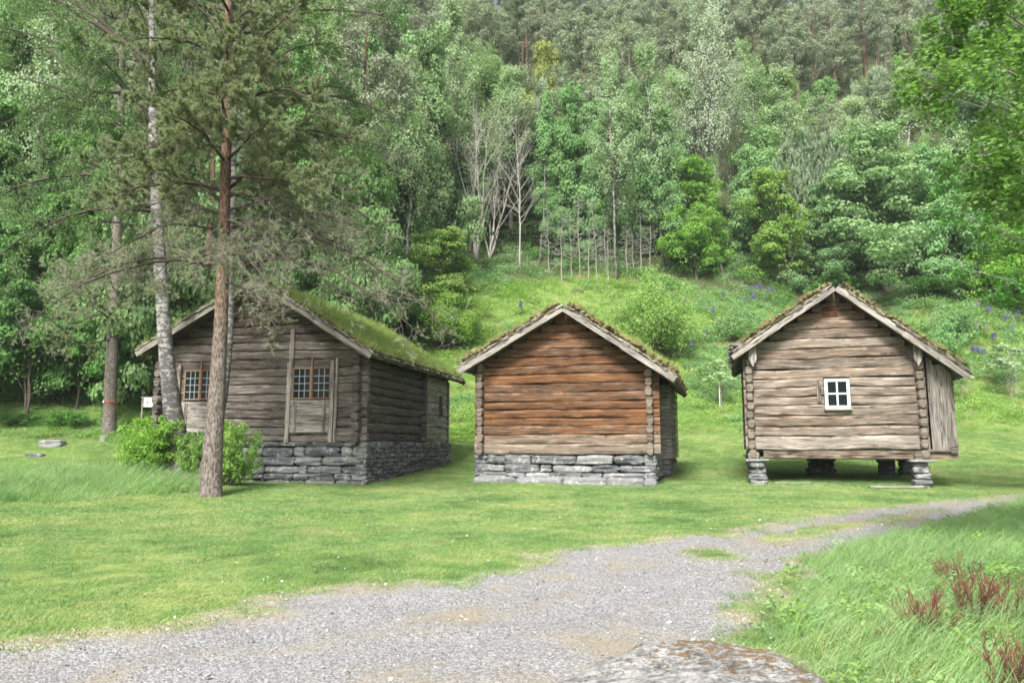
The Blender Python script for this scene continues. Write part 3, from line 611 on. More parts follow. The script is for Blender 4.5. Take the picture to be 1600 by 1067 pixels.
# ---- house 1: the large dwelling
def house_one():
    c = at(470, 745, 24.3); th = R(12); z0 = .5; off = (0, 0, z0)
    rt = root('log_house', (c[0], c[1], z0), -th, 'largest log house, with two windows and a long grassy turf roof, behind the pine', 'log house')
    cl, cr, L = -5.15, 1.86, 9.0; sl = (-1.58, facz(6.84), -5.56, facz(4.64), 2.34, facz(4.38))
    sl = (sl[0], sl[1], sl[2], sl[3], sl[4], sl[5])
    sb = 1.75
    zs = courses(sb, 7.0, .275, .2); tf = lambda z, k: .18+.35*np.clip((z-4.2)/1.2, 0, 1)+rng.uniform(-.15, .25)-(.2 if z < 2.3 else 0)
    mb = MB(); W1 = (-4.28, -3.06, 3.08, 4.14); W2 = (-.42, .93, 3.06, 4.14)
    gable_wall(mb, .1, cl, cr, zs, sl, .095, (.22, .28), tf, [W1, W2], wav=.012); mb.build('gable_wall', M['wood_grey'], rt, True, off)
    mb = MB(); gable_wall(mb, L-.1, cl, cr+.0, zs, sl, .09, (.22, .2), tf); mb.build('rear_wall', M['wood_dark'], rt, True, off)
    zs2 = courses(sb-.12, 4.35, .285, .42)
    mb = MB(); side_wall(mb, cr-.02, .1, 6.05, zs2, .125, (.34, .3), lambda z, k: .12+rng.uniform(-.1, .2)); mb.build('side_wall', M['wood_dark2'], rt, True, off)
    mb = MB(); side_wall(mb, cl, .1, L-.1, zs2, .12, (.34, .3), lambda z, k: .12+rng.uniform(-.1, .2)); mb.build('far_side_wall', M['wood_grey'], rt, True, off)
    # cross wall whose log ends show outside
    mb = MB()
    for k in range(len(zs)-1):
        zc = (zs[k]+zs[k+1])/2
        if zc < 4.3: sweep(mb, (cl, 5.9, zc), (cr+.26+rng.uniform(-.03, .03), 5.9, zc), (0, 0, 1), sec_log(.1, (zs[k+1]-zs[k])/2), seg=.8, jit=.015, tone=.15)
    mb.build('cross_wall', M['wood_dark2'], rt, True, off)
    # clapboard annex at the back of the side
    mb = MB(); xa = cr+.16
    for k in range(11):
        zz = sb-.1+k*.245
        for s in (1,):
            P0 = np.array([xa, 6.15, zz]); sweep(mb, (xa+.012*(k % 2), 6.15, zz+.12), (xa+.012*(k % 2), L+.05, zz+.12), (-.13, 0, 1), sec_box(.016, .135, .003), seg=.5, jit=.004, tone=.05)
    board(mb, (xa+.03, L+.06, sb-.15), (xa+.03, L+.06, 4.3), .12, .05, up=(0, 1, 0)); board(mb, (xa+.03, 6.2, sb-.15), (xa+.03, 6.2, 4.3), .1, .04, up=(0, 1, 0))
    an = mb.build('clapboard_wall', M['board'], rt, False, off)
    mb = MB(); board(mb, (xa+.06, 7.9, 2.85), (xa+.06, 7.9, 3.65), .32, .05, up=(0, 1, 0), tone=.9); mb.build('hatch', M['wood_dark'], rt, False, off)
    # foundation
    mb = MB(); foundation(mb, [(cl-.15, 0, cr+.27, 0, .26, 1.0), (cr+.27, 0, cr+.27, L+.1, .15, .38), (cr+.27, L+.1, cl-.15, L+.1, .25, .6), (cl-.15, L+.1, cl-.15, 0, .25, .6)], .28, sb-.005, .25, .7, .34, 1000, .5)
    mb.build('stone_base', M['stone'], rt, True, off)
    mb = MB(); sweep(mb, ((cl+cr)/2+.06, .22, .9), ((cl+cr)/2+.06, L-.12, .9), (0, 0, 1), sec_box((cr-cl)/2-.06, .8, .02), seg=20); mb.build('base_core', M['dark'], rt, False, off)
    roof(rt, z0, sl, -.55, L+1.05, .5, .14, (.4, .62), 3, tufts=1300)
    # windows: two casements each
    for (x0, x1, a, b), nm in ((W1, 0), (W2, 1)):
        m = (x0+x1)/2
        for (p, q, fr) in ((x0+.02, m-.012, M['sash']), (m+.012, x1-.02, M['redwood'])):
            window(rt, z0, p, q, a+.02, b-.06, -.005, 3, 4, 'window', fr, M['cames'], fw=.045, bw=.016)
    # shutters, posts, pole
    for (xa_, xb_, za, zb) in ((-.44, .90, 2.03, 3.05), (-4.3, -2.98, 2.03, 3.05)):
        mb = MB(); z = za
        while z < zb-.05:
            h = min(rng.uniform(.15, .3), zb-z); board(mb, (xa_, -.05, z+h/2), (xb_, -.05, z+h/2), h-.006, .03, tone=.1, jit=.002); z += h
        sh = mb.build('shutter', M['board'], rt, False, off)
        for xx in (xa_+.16, xb_-.18):
            mb = MB(); board(mb, (xx, -.085, za+.0), (xx, -.085, zb-.04), .06, .035, up=(1, 0, 0), tone=.1); board(mb, (xx+.06, -.08, za+.0), (xx+.06, -.08, zb-.05), .035, .03, up=(1, 0, 0), tone=.3); mb.build('batten', M['board'], sh, False, off)
    for x0_, za, zb, w, dy in ((-.50, 1.72, 4.25, .14, 0), (-.46, 2.9, 5.32, .15, .045), (-4.44, 2.4, 4.25, .12, 0), (.97, 1.72, 4.28, .13, 0), (1.10, 1.72, 4.36, .08, .03), (-2.9, 1.72, 4.28, .13, 0)):
        mb = MB(); board(mb, (x0_, -.07+dy, za), (x0_+.02, -.07+dy, zb), w, .07, up=(1, 0, 0), tone=.18, wav=.004); mb.build('post', M['board'], rt, False, off)
    for xx in ((W1[0]+W1[1])/2, (W2[0]+W2[1])/2):
        mb = MB(); sweep(mb, (xx, -.045, 3.08), (xx+.01, -.04, 4.40), (1, 0, 0), sec_log(.016, .02, 8), seg=.2, jit=.004, tone=.3, et=(1, .3)); mb.build('mullion_pole', M['sash'], rt, False, off)
    return rt
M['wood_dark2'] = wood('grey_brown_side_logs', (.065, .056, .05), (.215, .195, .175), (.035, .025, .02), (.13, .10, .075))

def house_two():
    c = at(880, 757, 24.0); th = R(15); z0 = .45; off = (0, 0, z0)
    rt = root('log_storehouse', (c[0], c[1], z0), -th, 'reddish brown log storehouse with a windowless gable, the middle of three buildings', 'log storehouse')
    cl, cr, L = -2.66, 2.68, 6.6; sl = (.13, facz(5.83), -3.12, facz(4.00), 3.36, facz(3.60)); sb = 1.35
    zs = courses(sb, 6.0, .272, .33)
    tf = lambda z, k: (-.1 if k == 0 else .32 if k == 1 else .9+rng.uniform(-.2, .25))
    mb = MB(); gable_wall(mb, .1, cl, cr, zs, sl, .09, (.20, .30), tf, wav=.007); mb.build('gable_wall', M['wood_red'], rt, True, off)
    mb = MB(); gable_wall(mb, L-.1, cl, cr, zs, sl, .09, (.2, .3), tf); mb.build('rear_wall', M['wood_red'], rt, True, off)
    zs2 = courses(sb-.02, 4.05, .272, .4); f2 = lambda z, k: .25+rng.uniform(-.2, .3)
    for xx, nm in ((cr, 'side_wall'), (cl, 'far_side_wall')):
        mb = MB(); side_wall(mb, xx, .1, L-.1, zs2, .105, (.30, .25), f2, (.9, .9)); mb.build(nm, M['wood_mid2'], rt, True, off)
    # white-grey clapboards at the back half of the side
    mb = MB(); xa = cr+.42
    for k in range(11):
        zz = 1.2+k*.225; sweep(mb, (xa, 3.0, zz+.11), (xa, L+.1, zz+.11), (-.16, 0, 1), sec_box(.015, .125, .003), seg=.5, jit=.004, tone=.0)
        sweep(mb, (cr+.06, 2.97, zz+.11), (xa+.02, 2.97, zz+.11), (0, .14, 1), sec_box(.015, .125, .003), seg=.5, jit=.003, tone=.0)
    board(mb, (xa+.045, L+.1, 1.2), (xa+.045, L+.1, 3.7), .1, .04, up=(0, 1, 0))
    mb.build('clapboard_wall', M['board'], rt, False, off)
    mb = MB(); foundation(mb, [(cl-.16, 0, cr+.12, 0, .26, 1.0), (cr+.12, 0, cr+.12, 3.0, .16, .3), (cr+.34, 3.0, cr+.34, L+.1, .16, .3), (cr+.12, L+.1, cl-.16, L+.1, .25, .6), (cl-.16, L+.1, cl-.16, 0, .25, .6)], .62, sb-.005, .25, .7, .34, 3000, .5)
    # footing slabs
    x_ = cl-.24
    while x_ < cr+.1:
        w = rng.uniform(.7, 1.7); e = min(x_+w, cr+.16); stone(mb, ((x_+e)/2, .08, .5), (e-x_+.02, .5, .34), int(x_*100)+777, rough=.1, p=6, lay=1., tone=.75); x_ = e
        if cr+.16-x_ < .25: break
    mb.build('stone_base', M['stone'], rt, True, off)
    mb = MB(); sweep(mb, (0.0, .24, .85), (0.0, L-.15, .85), (0, 0, 1), sec_box((cr-cl)/2-.05, .47, .02), seg=20); mb.build('base_core', M['dark'], rt, False, off)
    roof(rt, z0, sl, -.5, L+.5, .5, .27, (.1, .5), 5, tufts=1100)
    return rt
M['wood_mid2'] = wood('corner_log_timber', (.10, .085, .07), (.33, .29, .25), (.055, .035, .022), (.24, .155, .10))

def house_three():
    c = at(1308, 765, 23.4); th = R(16); z0 = .35; off = (0, 0, z0)
    rt = root('raised_log_storehouse', (c[0], c[1], z0), -th, 'raised log storehouse on stone pillars, with one small white window', 'raised storehouse')
    cl, cr, L = -2.38, 2.44, 5.6; sl = (.21, facz(6.36), -2.74, facz(4.40), 3.50, facz(3.62)); sb = 1.27
    zs = [1.50, 1.92, 2.22, 2.53, 2.86, 3.12, 3.40, 3.68, 3.97, 4.29, 4.59]+courses(4.88, 6.5, .275)
    tf = lambda z, k: -.12 if k == 0 else .30+.3*np.clip((z-4.3)/1.2, 0, 1)+rng.uniform(-.12, .22)
    W = (-.22, .53, 2.74, 3.66)
    mb = MB(); gable_wall(mb, .1, cl, cr, zs, sl, .1, (.18, .16), tf, [W], wav=.016)
    mb.build('gable_wall', M['wood_mid'], rt, True, off)
    mb = MB(); gable_wall(mb, L-.1, cl, cr, zs, sl, .1, (.18, .16), tf); mb.build('rear_wall', M['wood_mid'], rt, True, off)
    mb = MB()
    sweep(mb, (-2.05, .16, 1.37), (cr+.05, .16, 1.35), (0, 0, 1), sec_box(.12, .14, .03), seg=.25, jit=.012, tone=.5)
    mb.build('floor_beam', M['wood_mid'], rt, False, off); mb = MB(); sweep(mb, (-2.05, L-.2, 1.37), (cr+.05, L-.2, 1.35), (0, 0, 1), sec_box(.12, .14, .03), seg=.25, jit=.012, tone=.5)
    mb.build('floor_beam', M['wood_mid'], rt, False, off)
    mb = MB(); sweep(mb, (.05, .2, 1.46), (.05, L-.2, 1.46), (0, 0, 1), sec_box(2.35, .04, .01), seg=20, tone=.5); mb.build('floor', M['wood_dark'], rt, False, off)
    zs2 = [1.22, 1.50, 1.80, 2.14, 2.43, 2.70, 2.98, 3.26, 3.54, 3.82, 4.1, 4.36, 4.6]
    for xx, nm in ((cl, 'far_side_wall'), (cr, 'side_wall')):
        mb = MB(); side_wall(mb, xx, .1, L-.1, zs2 if xx < 0 else zs2[:-1], .12, (.27, .25), lambda z, k: .1+rng.uniform(-.1, .2), (.72, .72), wav=.01); mb.build(nm, M['wood_mid2'], rt, True, off)
    # lean-to: vertical boards on the front, beams under, shingled side
    mb = MB(); xb = 2.66
    for w in (.11, .05, .34, .04, .05, .08):
        t = clip_log(0, sl); ztop = sl[1]-(xb+w/2-sl[0])*(sl[1]-sl[5])/(sl[4]-sl[0])-.01
        board(mb, (xb+w/2, .02+rng.uniform(-.015, .015), 1.52), (xb+w/2-.02, .02, ztop), w-.004, .035, up=(1, 0, 0), tone=rng.uniform(.0, .2), seg=.3); xb += w
    a = mb.build('lean_to_boarding', M['board'], rt, False, off)
    mb = MB(); sweep(mb, (2.5, -.03, 1.47), (3.2, -.03, 1.47), (0, 0, 1), sec_log(.06, .045), seg=.2, jit=.01, tone=.1); sweep(mb, (2.3, .1, 1.33), (3.32, .1, 1.33), (0, 0, 1), sec_box(.1, .09, .01), seg=.3, jit=.006, tone=.5)
    sweep(mb, (3.2, -.12, 1.5), (3.2, L, 1.5), (0, 0, 1), sec_log(.1, .1), seg=.3, jit=.01, tone=.1)
    mb.build('lean_to_sill', M['wood_mid2'], rt, False, off)
    mb = MB()
    for k in range(9):
        zz = 1.3+k*.26; yy = .05
        while yy < L-.1:
            w = rng.uniform(.2, .45); sweep(mb, (3.31+rng.uniform(0, .02), yy, zz+.14), (3.31, yy+w, zz+.14), (-.13, 0, 1), sec_box(.014, .16, .003), seg=.3, jit=.004, tone=rng.random()*.3); yy += w+.004
    mb.build('lean_to_cladding', M['wood_grey'], rt, False, off)
    # decorated boards covering the plate ends
    for xx, zt in ((-2.26, 4.62), (2.38, 4.62)):
        mb = MB(); V = np.array([(-.115, .35), (.115, .35), (.115, -.07), (.075, -.10), (.10, -.13), (.055, -.17), (0, -.30), (-.055, -.17), (-.10, -.13), (-.075, -.10), (-.115, -.07)])
        n = len(V); zc = 4.34 if xx < 0 else 4.23
        A = np.stack([V[:, 0]+xx, np.full(n, -.33), V[:, 1]+zc], -1); B = A+np.array([0, .045, 0]); j = np.arange(n); Cc = np.array([[xx, -.33, zc], [xx, -.285, zc]])
        mb.add(np.vstack([A, B, Cc]), [np.stack([j, (j+1) % n, j+n], -1), np.stack([(j+1) % n, (j+1) % n+n, j+n], -1), np.stack([(j+1) % n, j, np.full(n, 2*n)], -1), np.stack([j+n, (j+1) % n+n, np.full(n, 2*n+1)], -1)], np.stack([np.concatenate([A[:, 2], B[:, 2], Cc[:, 2]]), np.concatenate([A[:, 0], B[:, 0], Cc[:, 0]]), np.full(2*n+2, .6)], -1), .0)
        sweep(mb, (xx, -.34, zc-.05), (xx, -.34, zc+.33), (1, 0, 0), sec_box(.008, .02, .003), seg=.5)
        mb.build('carved_board', M['board'], rt, False, off)
    # small white window + wooden block beside it, gable hatch
    x0, x1, a, b = W
    mb = MB(); board(mb, (x0-.14, -.005, 2.93), (x0-.14, -.005, 3.60), .13, .05, up=(1, 0, 0), tone=.2); mb.build('window_board', M['wood_mid'], rt, False, off)
    w = window(rt, z0, x0+.02, x1-.02, a+.0, b-.02, -.02, 2, 2, 'window', M['white'], M['white'], fw=.085, bw=.045)
    mb = MB(); board(mb, (x0-.02, -.06, a-.03), (x1+.02, -.06, a-.03), .05, .10, tone=.1); mb.build('window_sill', M['board'], w, False, off)
    mb = MB(); board(mb, (-.15, .0, 5.74), (.30, .0, 5.74), .30, .04, tone=1.); mb.build('gable_hatch', M['wood_red'], rt, False, off)
    # roof stones at the left eave
    roof(rt, z0, sl, -.5, L+.5, .5, .25, (.0, .06), 8, tufts=900)
    for k in range(7):
        mb = MB()
        stone(mb, (-2.72+rng.uniform(-.05, .1), -.38+k*.85, 4.72), (.34, .42, .10), 6000+k, rough=.12, p=6, rot=rng.uniform(-.3, .3)); mb.build('eave_stone', M['stone'], rt, True, off); mb = MB(); stone(mb, (-2.85, -.3+k*.85, 4.62), (.3, .4, .07), 6100+k, rough=.12, p=6, rot=rng.uniform(-.3, .3)); mb.build('eave_stone', M['stone'], rt, True, off)
    # pillars
    Yd = np.array([math.sin(th), math.cos(th)]); Xd = np.array([math.cos(th), -math.sin(th)])
    def loc(px, py):
        g = G(px, py)[:2]-c[:2]; return g@Xd, g@Yd
    spots = [(-2.25, .14, .52), (2.33, .14, .5)]+[(*loc(1284, 741), .95), (*loc(1384, 742), .55), (*loc(1416, 743), .5)]+[(-2.25, L-.3, .5), (2.3, L-.3, .5)]
    for k, (x_, y_, w) in enumerate(spots):
        wx = c[0]+Xd[0]*x_+Yd[0]*y_; wy = c[1]+Xd[1]*x_+Yd[1]*y_; zg = hz1(wx, wy)-.12; mb = MB(); zt = 1.22; z = zg; q = 0
        if k > 1: zt = 1.30
        while z < zt-.10:
            h = rng.uniform(.14, .24)
            if zt-.07-(z+h) < .09: h = zt-.07-z
            ww = w*rng.uniform(.85, 1.1)*(1.12 if q == 0 else 1)
            stone(mb, (x_+rng.uniform(-.03, .03), y_+rng.uniform(-.03, .03), z+h/2), (ww, .55*rng.uniform(.9, 1.1), h+.01), 7000+k*20+q, rough=.18, p=4.5, lay=1., m=8, tone=rng.random()*.7); z += h; q += 1
        stone(mb, (x_, y_, zt-.035), (w*1.38, .7, .085), 7500+k, rough=.1, p=7, lay=1., m=8, tone=.9)
        mb.build('stone_pillar', M['stone'], rt, True, off)
        if k < 2: pass
    mb = MB()
    for x_ in (-2.34, 2.3): sweep(mb, (x_, -.12, 1.33), (x_, L+.1, 1.33), (0, 0, 1), sec_log(.16, .13), seg=.25, jit=.015, tone=.1)
    mb.build('ground_beam', M['wood_mid2'], rt, True, off)
    return rt
house_one(); house_two(); house_three()
# ------------------------------------------------------------------ trees
class Proto:
    def __init__(s, name, cat, H, Wd, parts): s.name, s.cat, s.H, s.W, s.parts = name, cat, H, Wd, parts
    def put(s, x, y, h, w=None, rz=None, label=None, group=None, tilt=(0, 0), z=None):
        rt = root(s.name, (x, y, (hz1(x, y) if z is None else z)-.05), 0, label, s.cat, group)
        k = h/s.H; kw = (w/s.W) if w else k; kw = min(max(kw, k*.55), k*1.9)
        rt.scale = (kw, kw, k); rt.rotation_euler = (tilt[0], tilt[1], rng.uniform(0, 6.28) if rz is None else rz)
        for nm, me, sm in s.parts:
            o = link(nm, me, rt)
            if nm == 'shoots': o['kind'] = 'stuff'
        return rt
def trunk_path(H, n=14, lean=(0, 0), wob=.02, rg=None):
    rg = rg or rng; t = np.linspace(0, 1, n); w = np.cumsum(rg.normal(0, wob*H/n, (n, 2)), 0); w -= w[0]
    return np.stack([lean[0]*t*H+w[:, 0], lean[1]*t*H+w[:, 1], t*H], -1)[None]
def proto_broad(seed, H=10, Wd=7, mat='lf_broad', bare=.12, nl=26, per=420, leaf=.17, stems=1, bark='bark', layered=.45, name='broadleaf_tree', cat='tree', top=.5, up=.8):
    rg = np.random.default_rng(seed); tr = MB(); cr = MB(); 
    P = []
    for s in range(stems):
        ln = rg.normal(0, .12 if stems > 1 else .02, 2); P.append(trunk_path(H*(.93 if s == 0 else rg.uniform(.6, .9)), 14, ln, .15, rg)[0])
    P = np.array(P); B = len(P); rad = np.linspace(1, .12, 14)[None]*H*.013*(1.2 if stems == 1 else .6)*np.ones((B, 1)); tubes(tr, P, rad, 7)
    k = max(3, nl//B); br, L = kids(P, np.full(B, H), k, bare, .98, (35, 80), .36*Wd/(H*.7), 7, (0, 0, .45), .12, 0, .55, rg)
    tubes(tr, br, np.linspace(1, .2, 7)[None]*(L*.012)[:, None], 4)
    b2, L2 = kids(br, L, 3, .25, .9, (25, 60), .55, 4, (0, 0, .1), .15, .4, .4, rg); tubes(tr, b2, np.linspace(1, .3, 4)[None]*(L2*.010)[:, None], 3)
    ends = np.concatenate([br[:, -1], b2[:, -1], br[:, 4], P[:, -1]]); Ls = np.concatenate([L, L2*1.5, L*.8, np.full(B, H*.16)])
    for c, l in zip(ends, Ls):
        r = max(.35, min(l*.36, H*.13)); n = int(per*(r/(H*.1))**1.6)
        q, d = clump(c, (r, r, r*layered), max(30, n), rg); leaves(cr, q, leaf, up, out=d*.8, rg=rg)
    for c, l in zip(br[:, 2], L):
        q, d = clump(c, (l*.3, l*.3, l*.2), per//6, rg); leaves(cr, q, leaf, up, out=d*.8, rg=rg)
    me1 = tr.mesh('trunk', M[bark], True); me2 = cr.mesh('crown', M[mat]); return Proto(name, cat, H, Wd, [('trunk', me1, 1), ('crown', me2, 0)])
def proto_birch(seed, H=13, Wd=5, mat='lf_birch', bare=.3, nb=46, leaf=.13, dens=1.5, name='birch', lean=.02):
    rg = np.random.default_rng(seed); tr = MB(); cr = MB(); P = trunk_path(H*.97, 16, rg.normal(0, lean, 2), .12, rg)
    tubes(tr, P, np.linspace(1, .08, 16)[None]*H*.0095, 7)
    br, L = kids(P, np.array([H]), nb, bare, .99, (28, 62), .33*Wd/4.6, 8, (0, 0, .15), .1, 0, .78, rg)
    tubes(tr, br, np.linspace(1, .15, 8)[None]*(L*.011)[:, None], 4)
    b2, L2 = kids(br, L, 7, .2, 1., (25, 70), .42, 6, (0, 0, -.9), .15, .2, .3, rg); L2 = np.maximum(L2, .3)
    tubes(tr, b2, np.linspace(1, .3, 6)[None]*(L2*.006+.003)[:, None], 3)
    p, T = sample(b2, int(16*dens), .1, 1, rg); p = p+rg.normal(0, .13, p.shape)*np.array([1, 1, 1.3]); leaves(cr, p, leaf, .35, .8, .7, out=unit(p*np.array([1, 1, 0]))*.45+np.array([0, 0, .2]), rg=rg)
    p, T = sample(br, int(26*dens), .35, 1, rg); p = p+rg.normal(0, .16, p.shape); leaves(cr, p, leaf, .5, .8, .4, out=unit(p*np.array([1, 1, 0]))*.45+np.array([0, 0, .2]), rg=rg)
    return Proto(name, 'tree', H, Wd, [('trunk', tr.mesh('trunk', M['birchbark'], True), 1), ('crown', cr.mesh('crown', M[mat]), 0)])
def proto_pine(seed, H=16, Wd=6, bare=.56, nb=36, mat='nd_pine_far', name='pine', kk=13, ln=.24):
    rg = np.random.default_rng(seed); tr = MB(); cr = MB(); P = trunk_path(H*.97, 16, rg.normal(0, .015, 2), .08, rg)
    tubes(tr, P, np.linspace(1, .25, 16)[None]*H*.013, 7)
    br, L = kids(P, np.array([H]), nb, bare, .99, (60, 95), .27*Wd/6, 7, (0, 0, .35), .16, 0, .55, rg); tubes(tr, br, np.linspace(1, .2, 7)[None]*(L*.014)[:, None], 4)
    b2, L2 = kids(br, L, 6, .35, 1., (25, 65), .4, 4, (0, 0, .3), .15, .75, .2, rg); tubes(tr, b2, np.linspace(1, .4, 4)[None]*(L2*.010)[:, None], 3)
    p, T = sample(b2, 2, .45, 1.05, rg); p = p+rg.normal(0, .1, p.shape)
    m_ = 32; d_ = unit(rg.normal(0, 1, (len(p), m_, 3))); r_ = rg.random((len(p), m_, 1))**.4; q_ = p[:, None]+d_*r_*np.array([.42, .42, .2]); leaves(cr, q_.reshape(-1, 3), .27, .7, .24, 0, out=d_.reshape(-1, 3)*.8, rg=rg, fold=.02)
    # dead lower branches
    bd, Ld = kids(P, np.array([H]), 16, bare*.45, bare*1.05, (70, 105), .12, 5, (0, 0, -.2), .2, 0, .2, rg); tubes(tr, bd, np.linspace(1, .3, 5)[None]*(Ld*.010)[:, None], 3)
    return Proto(name, 'tree', H, Wd, [('trunk', tr.mesh('trunk', M['pinebark_far'], True), 1), ('crown', cr.mesh('crown', M[mat]), 0)])
def proto_spruce(seed, H=14, Wd=5, mat='nd_spruce', name='spruce', nb=110, kk=7):
    rg = np.random.default_rng(seed); tr = MB(); cr = MB(); P = trunk_path(H, 14, (0, 0), .02, rg); tubes(tr, P, np.linspace(1, .06, 14)[None]*H*.011, 6)
    br, L = kids(P, np.array([H]), nb, .04, .995, (85, 105), .5*Wd/H, 6, (0, 0, .25), .06, 0, .93, rg); tubes(tr, br, np.linspace(1, .2, 6)[None]*(L*.012+.004)[:, None], 3)
    b2, L2 = kids(br, L, 8, .15, 1., (35, 60), .36, 3, (0, 0, -.5), .08, .8, .5, rg)
    p, T = sample(b2, 5, 0, 1, rg); needles(cr, p, T, kk, .17, .05, .55, -.1, rg); p, T = sample(br, 10, .2, 1, rg); needles(cr, p, T, kk, .17, .05, .6, 0, rg)
    return Proto(name, 'tree', H, Wd, [('trunk', tr.mesh('trunk', M['bark'], True), 1), ('crown', cr.mesh('crown', M[mat]), 0)])
def proto_young(seed, H=6, Wd=3.2, name='young_pine'):
    rg = np.random.default_rng(seed); tr = MB(); cr = MB(); ca = MB(); P = trunk_path(H*.95, 12, (0, 0), .03, rg); tubes(tr, P, np.linspace(1, .15, 12)[None]*H*.012, 6)
    br, L = kids(P, np.array([H]), 44, .08, .98, (35, 70), .42*Wd/3.2, 7, (0, 0, 1.1), .07, 0, .8, rg); tubes(tr, br, np.linspace(1, .3, 7)[None]*(L*.012+.003)[:, None], 3)
    b2, L2 = kids(br, L, 5, .3, .95, (25, 55), .4, 4, (0, 0, .9), .08, 0, .3, rg); L2 = np.maximum(L2, .2)
    p, T = sample(b2, 9, .1, 1, rg); needles(cr, p, T, 10, .13, .03, .7, .3, rg); p, T = sample(br, 16, .2, 1, rg); needles(cr, p, T, 10, .13, .03, .7, .3, rg)
    tips = np.concatenate([P[:, -1], br[:, -1], b2[:, -1]]); l = rg.uniform(.08, .2, len(tips)); l[0] = .35
    pp = paths(tips, np.array([0, 0, 1.])+rg.normal(0, .1, tips.shape), l, 3, (0, 0, 0), .02, rg); tubes(ca, pp, np.array([[.014, .012, .005]])*np.ones((len(tips), 1)), 4)
    return Proto(name, 'tree', H, Wd, [('trunk', tr.mesh('trunk', M['bark'], True), 1), ('crown', cr.mesh('crown', M['nd_young']), 0), ('shoots', ca.mesh('shoots', M['candle']), 0)])
def proto_bare(seed, H=9, Wd=3, stems=1, bark='twig_white', nb=16, ang=(20, 45), up=.5, spread=.1, extra=None, sub=5, name='bare_tree', ratio=.38, rad=.007):
    rg = np.random.default_rng(seed); tr = MB(); P = np.array([trunk_path(H*rg.uniform(.75, 1.0), 12, rg.normal(0, spread, 2)+np.array([spread*(1.5*s/max(1, stems-1)-.4) if stems > 1 else 0, 0]), .1, rg)[0] for s in range(stems)])
    tubes(tr, P, np.linspace(1, .15, 12)[None]*H*rad*np.ones((stems, 1)), 6)
    br, L = kids(P, np.full(stems, H), nb, .2, .97, ang, ratio, 7, (0, 0, up), .12, 0, .5, rg); tubes(tr, br, np.linspace(1, .2, 7)[None]*(L*.007+.003)[:, None], 4)
    b2, L2 = kids(br, L, sub, .2, .95, (25, 60), .4, 4, (0, 0, up*.5), .15, 0, .4, rg); tubes(tr, b2, np.full((len(b2), 4), .0055), 3)
    parts = [('trunk', tr.mesh('trunk', M[bark], True), 1)]
    if extra:
        cr = MB()
        if extra[0] == 'needles':
            p, T = sample(b2, extra[1], .3, 1, rg); needles(cr, p, T, 6, .09, .025, .8, .1, rg)
        else:
            q = np.concatenate([P[:, -1], br[-max(6, nb*stems//3):, -1]])
            for c in q:
                pt, d = clump(c, (H*.10, H*.10, H*.05), extra[1], rg); leaves(cr, pt, .13, .8, out=d*.5, rg=rg)
        parts.append(('crown', cr.mesh('crown', M[extra[2]]), 0))
    return Proto(name, 'tree', H, Wd, parts)
def proto_bush(seed, H=3, Wd=3, mat='lf_hazel', leaf=.12, n=34, per=150, name='bush', bark='twig_brown'):
    rg = np.random.default_rng(seed); tr = MB(); cr = MB(); D = np.stack([rg.normal(0, .45*Wd/H, n), rg.normal(0, .45*Wd/H, n), np.ones(n)], -1); P0 = rg.normal(0, .12*Wd, (n, 3))*np.array([1, 1, 0])
    pp = paths(P0, D, rg.uniform(.5, 1., n)*H, 8, (0, 0, -.15), .1, rg); tubes(tr, pp, np.linspace(1, .25, 8)[None]*np.full((n, 1), H*.006), 4)
    for i in range(n):
        for j in (3, 5, 7):
            r = H*.13; q, d = clump(pp[i, j], (r*1.2, r*1.2, r*.7), per//3, rg); leaves(cr, q, leaf, .8, out=d*.8, rg=rg)
    return Proto(name, 'bush', H, Wd, [('stems', tr.mesh('stems', M[bark], True), 1), ('foliage', cr.mesh('foliage', M[mat]), 0)])
BR = [proto_broad(100+i, 10, 7, 'lf_broad', .03, 46, 250, .2) for i in range(3)]
BY = [proto_broad(110+i, 9, 6.5, 'lf_hazel', .02, 54, 210, .17, stems=3, layered=.4) for i in range(2)]
BD = [proto_broad(120+i, 9, 7, 'lf_dark', .16, 30, 400, .2, stems=3, layered=.4) for i in range(2)]
BYE = proto_broad(130, 9, 7, 'lf_yellow', .15, 24, 320, .17)
BI = [proto_birch(140+i) for i in range(4)]
PI = [proto_pine(150+i) for i in range(4)]
SIL = proto_birch(149, 13, 7.6, 'lf_silver', .22, 64, .13, 1.5)
SP = [proto_spruce(160+i) for i in range(2)]
YP = [proto_young(170+i) for i in range(2)]
FAN = proto_bare(180, 8.5, 4, 6, 'twig_white', 9, (10, 30), .3, .16, None, 5, 'many_stemmed_tree', .42, .0055)
BARE = [proto_bare(181, 8, 3, 1, 'twig_white', 22, (20, 60), .7, .02, None, 6), proto_bare(182, 8, 3, 2, 'twig_white', 12, (25, 60), .5, .06, None, 5)]
DEAD = [proto_bare(185+i, 7, 2.5, 1, 'twig_white', 60, (75, 105), .25, .01, ('needles', 1, 'nd_young'), 4, 'thin_spruce', .16, .006) for i in range(3)]
BU = [proto_bush(190, 4.2, 4.6, 'lf_hazel', .13, 95, 260), proto_bush(191, 2.2, 2.4, 'lf_broad', .12, 26, 130), proto_bush(192, 2.2, 3.2, 'lf_dark', .16, 34, 150)]
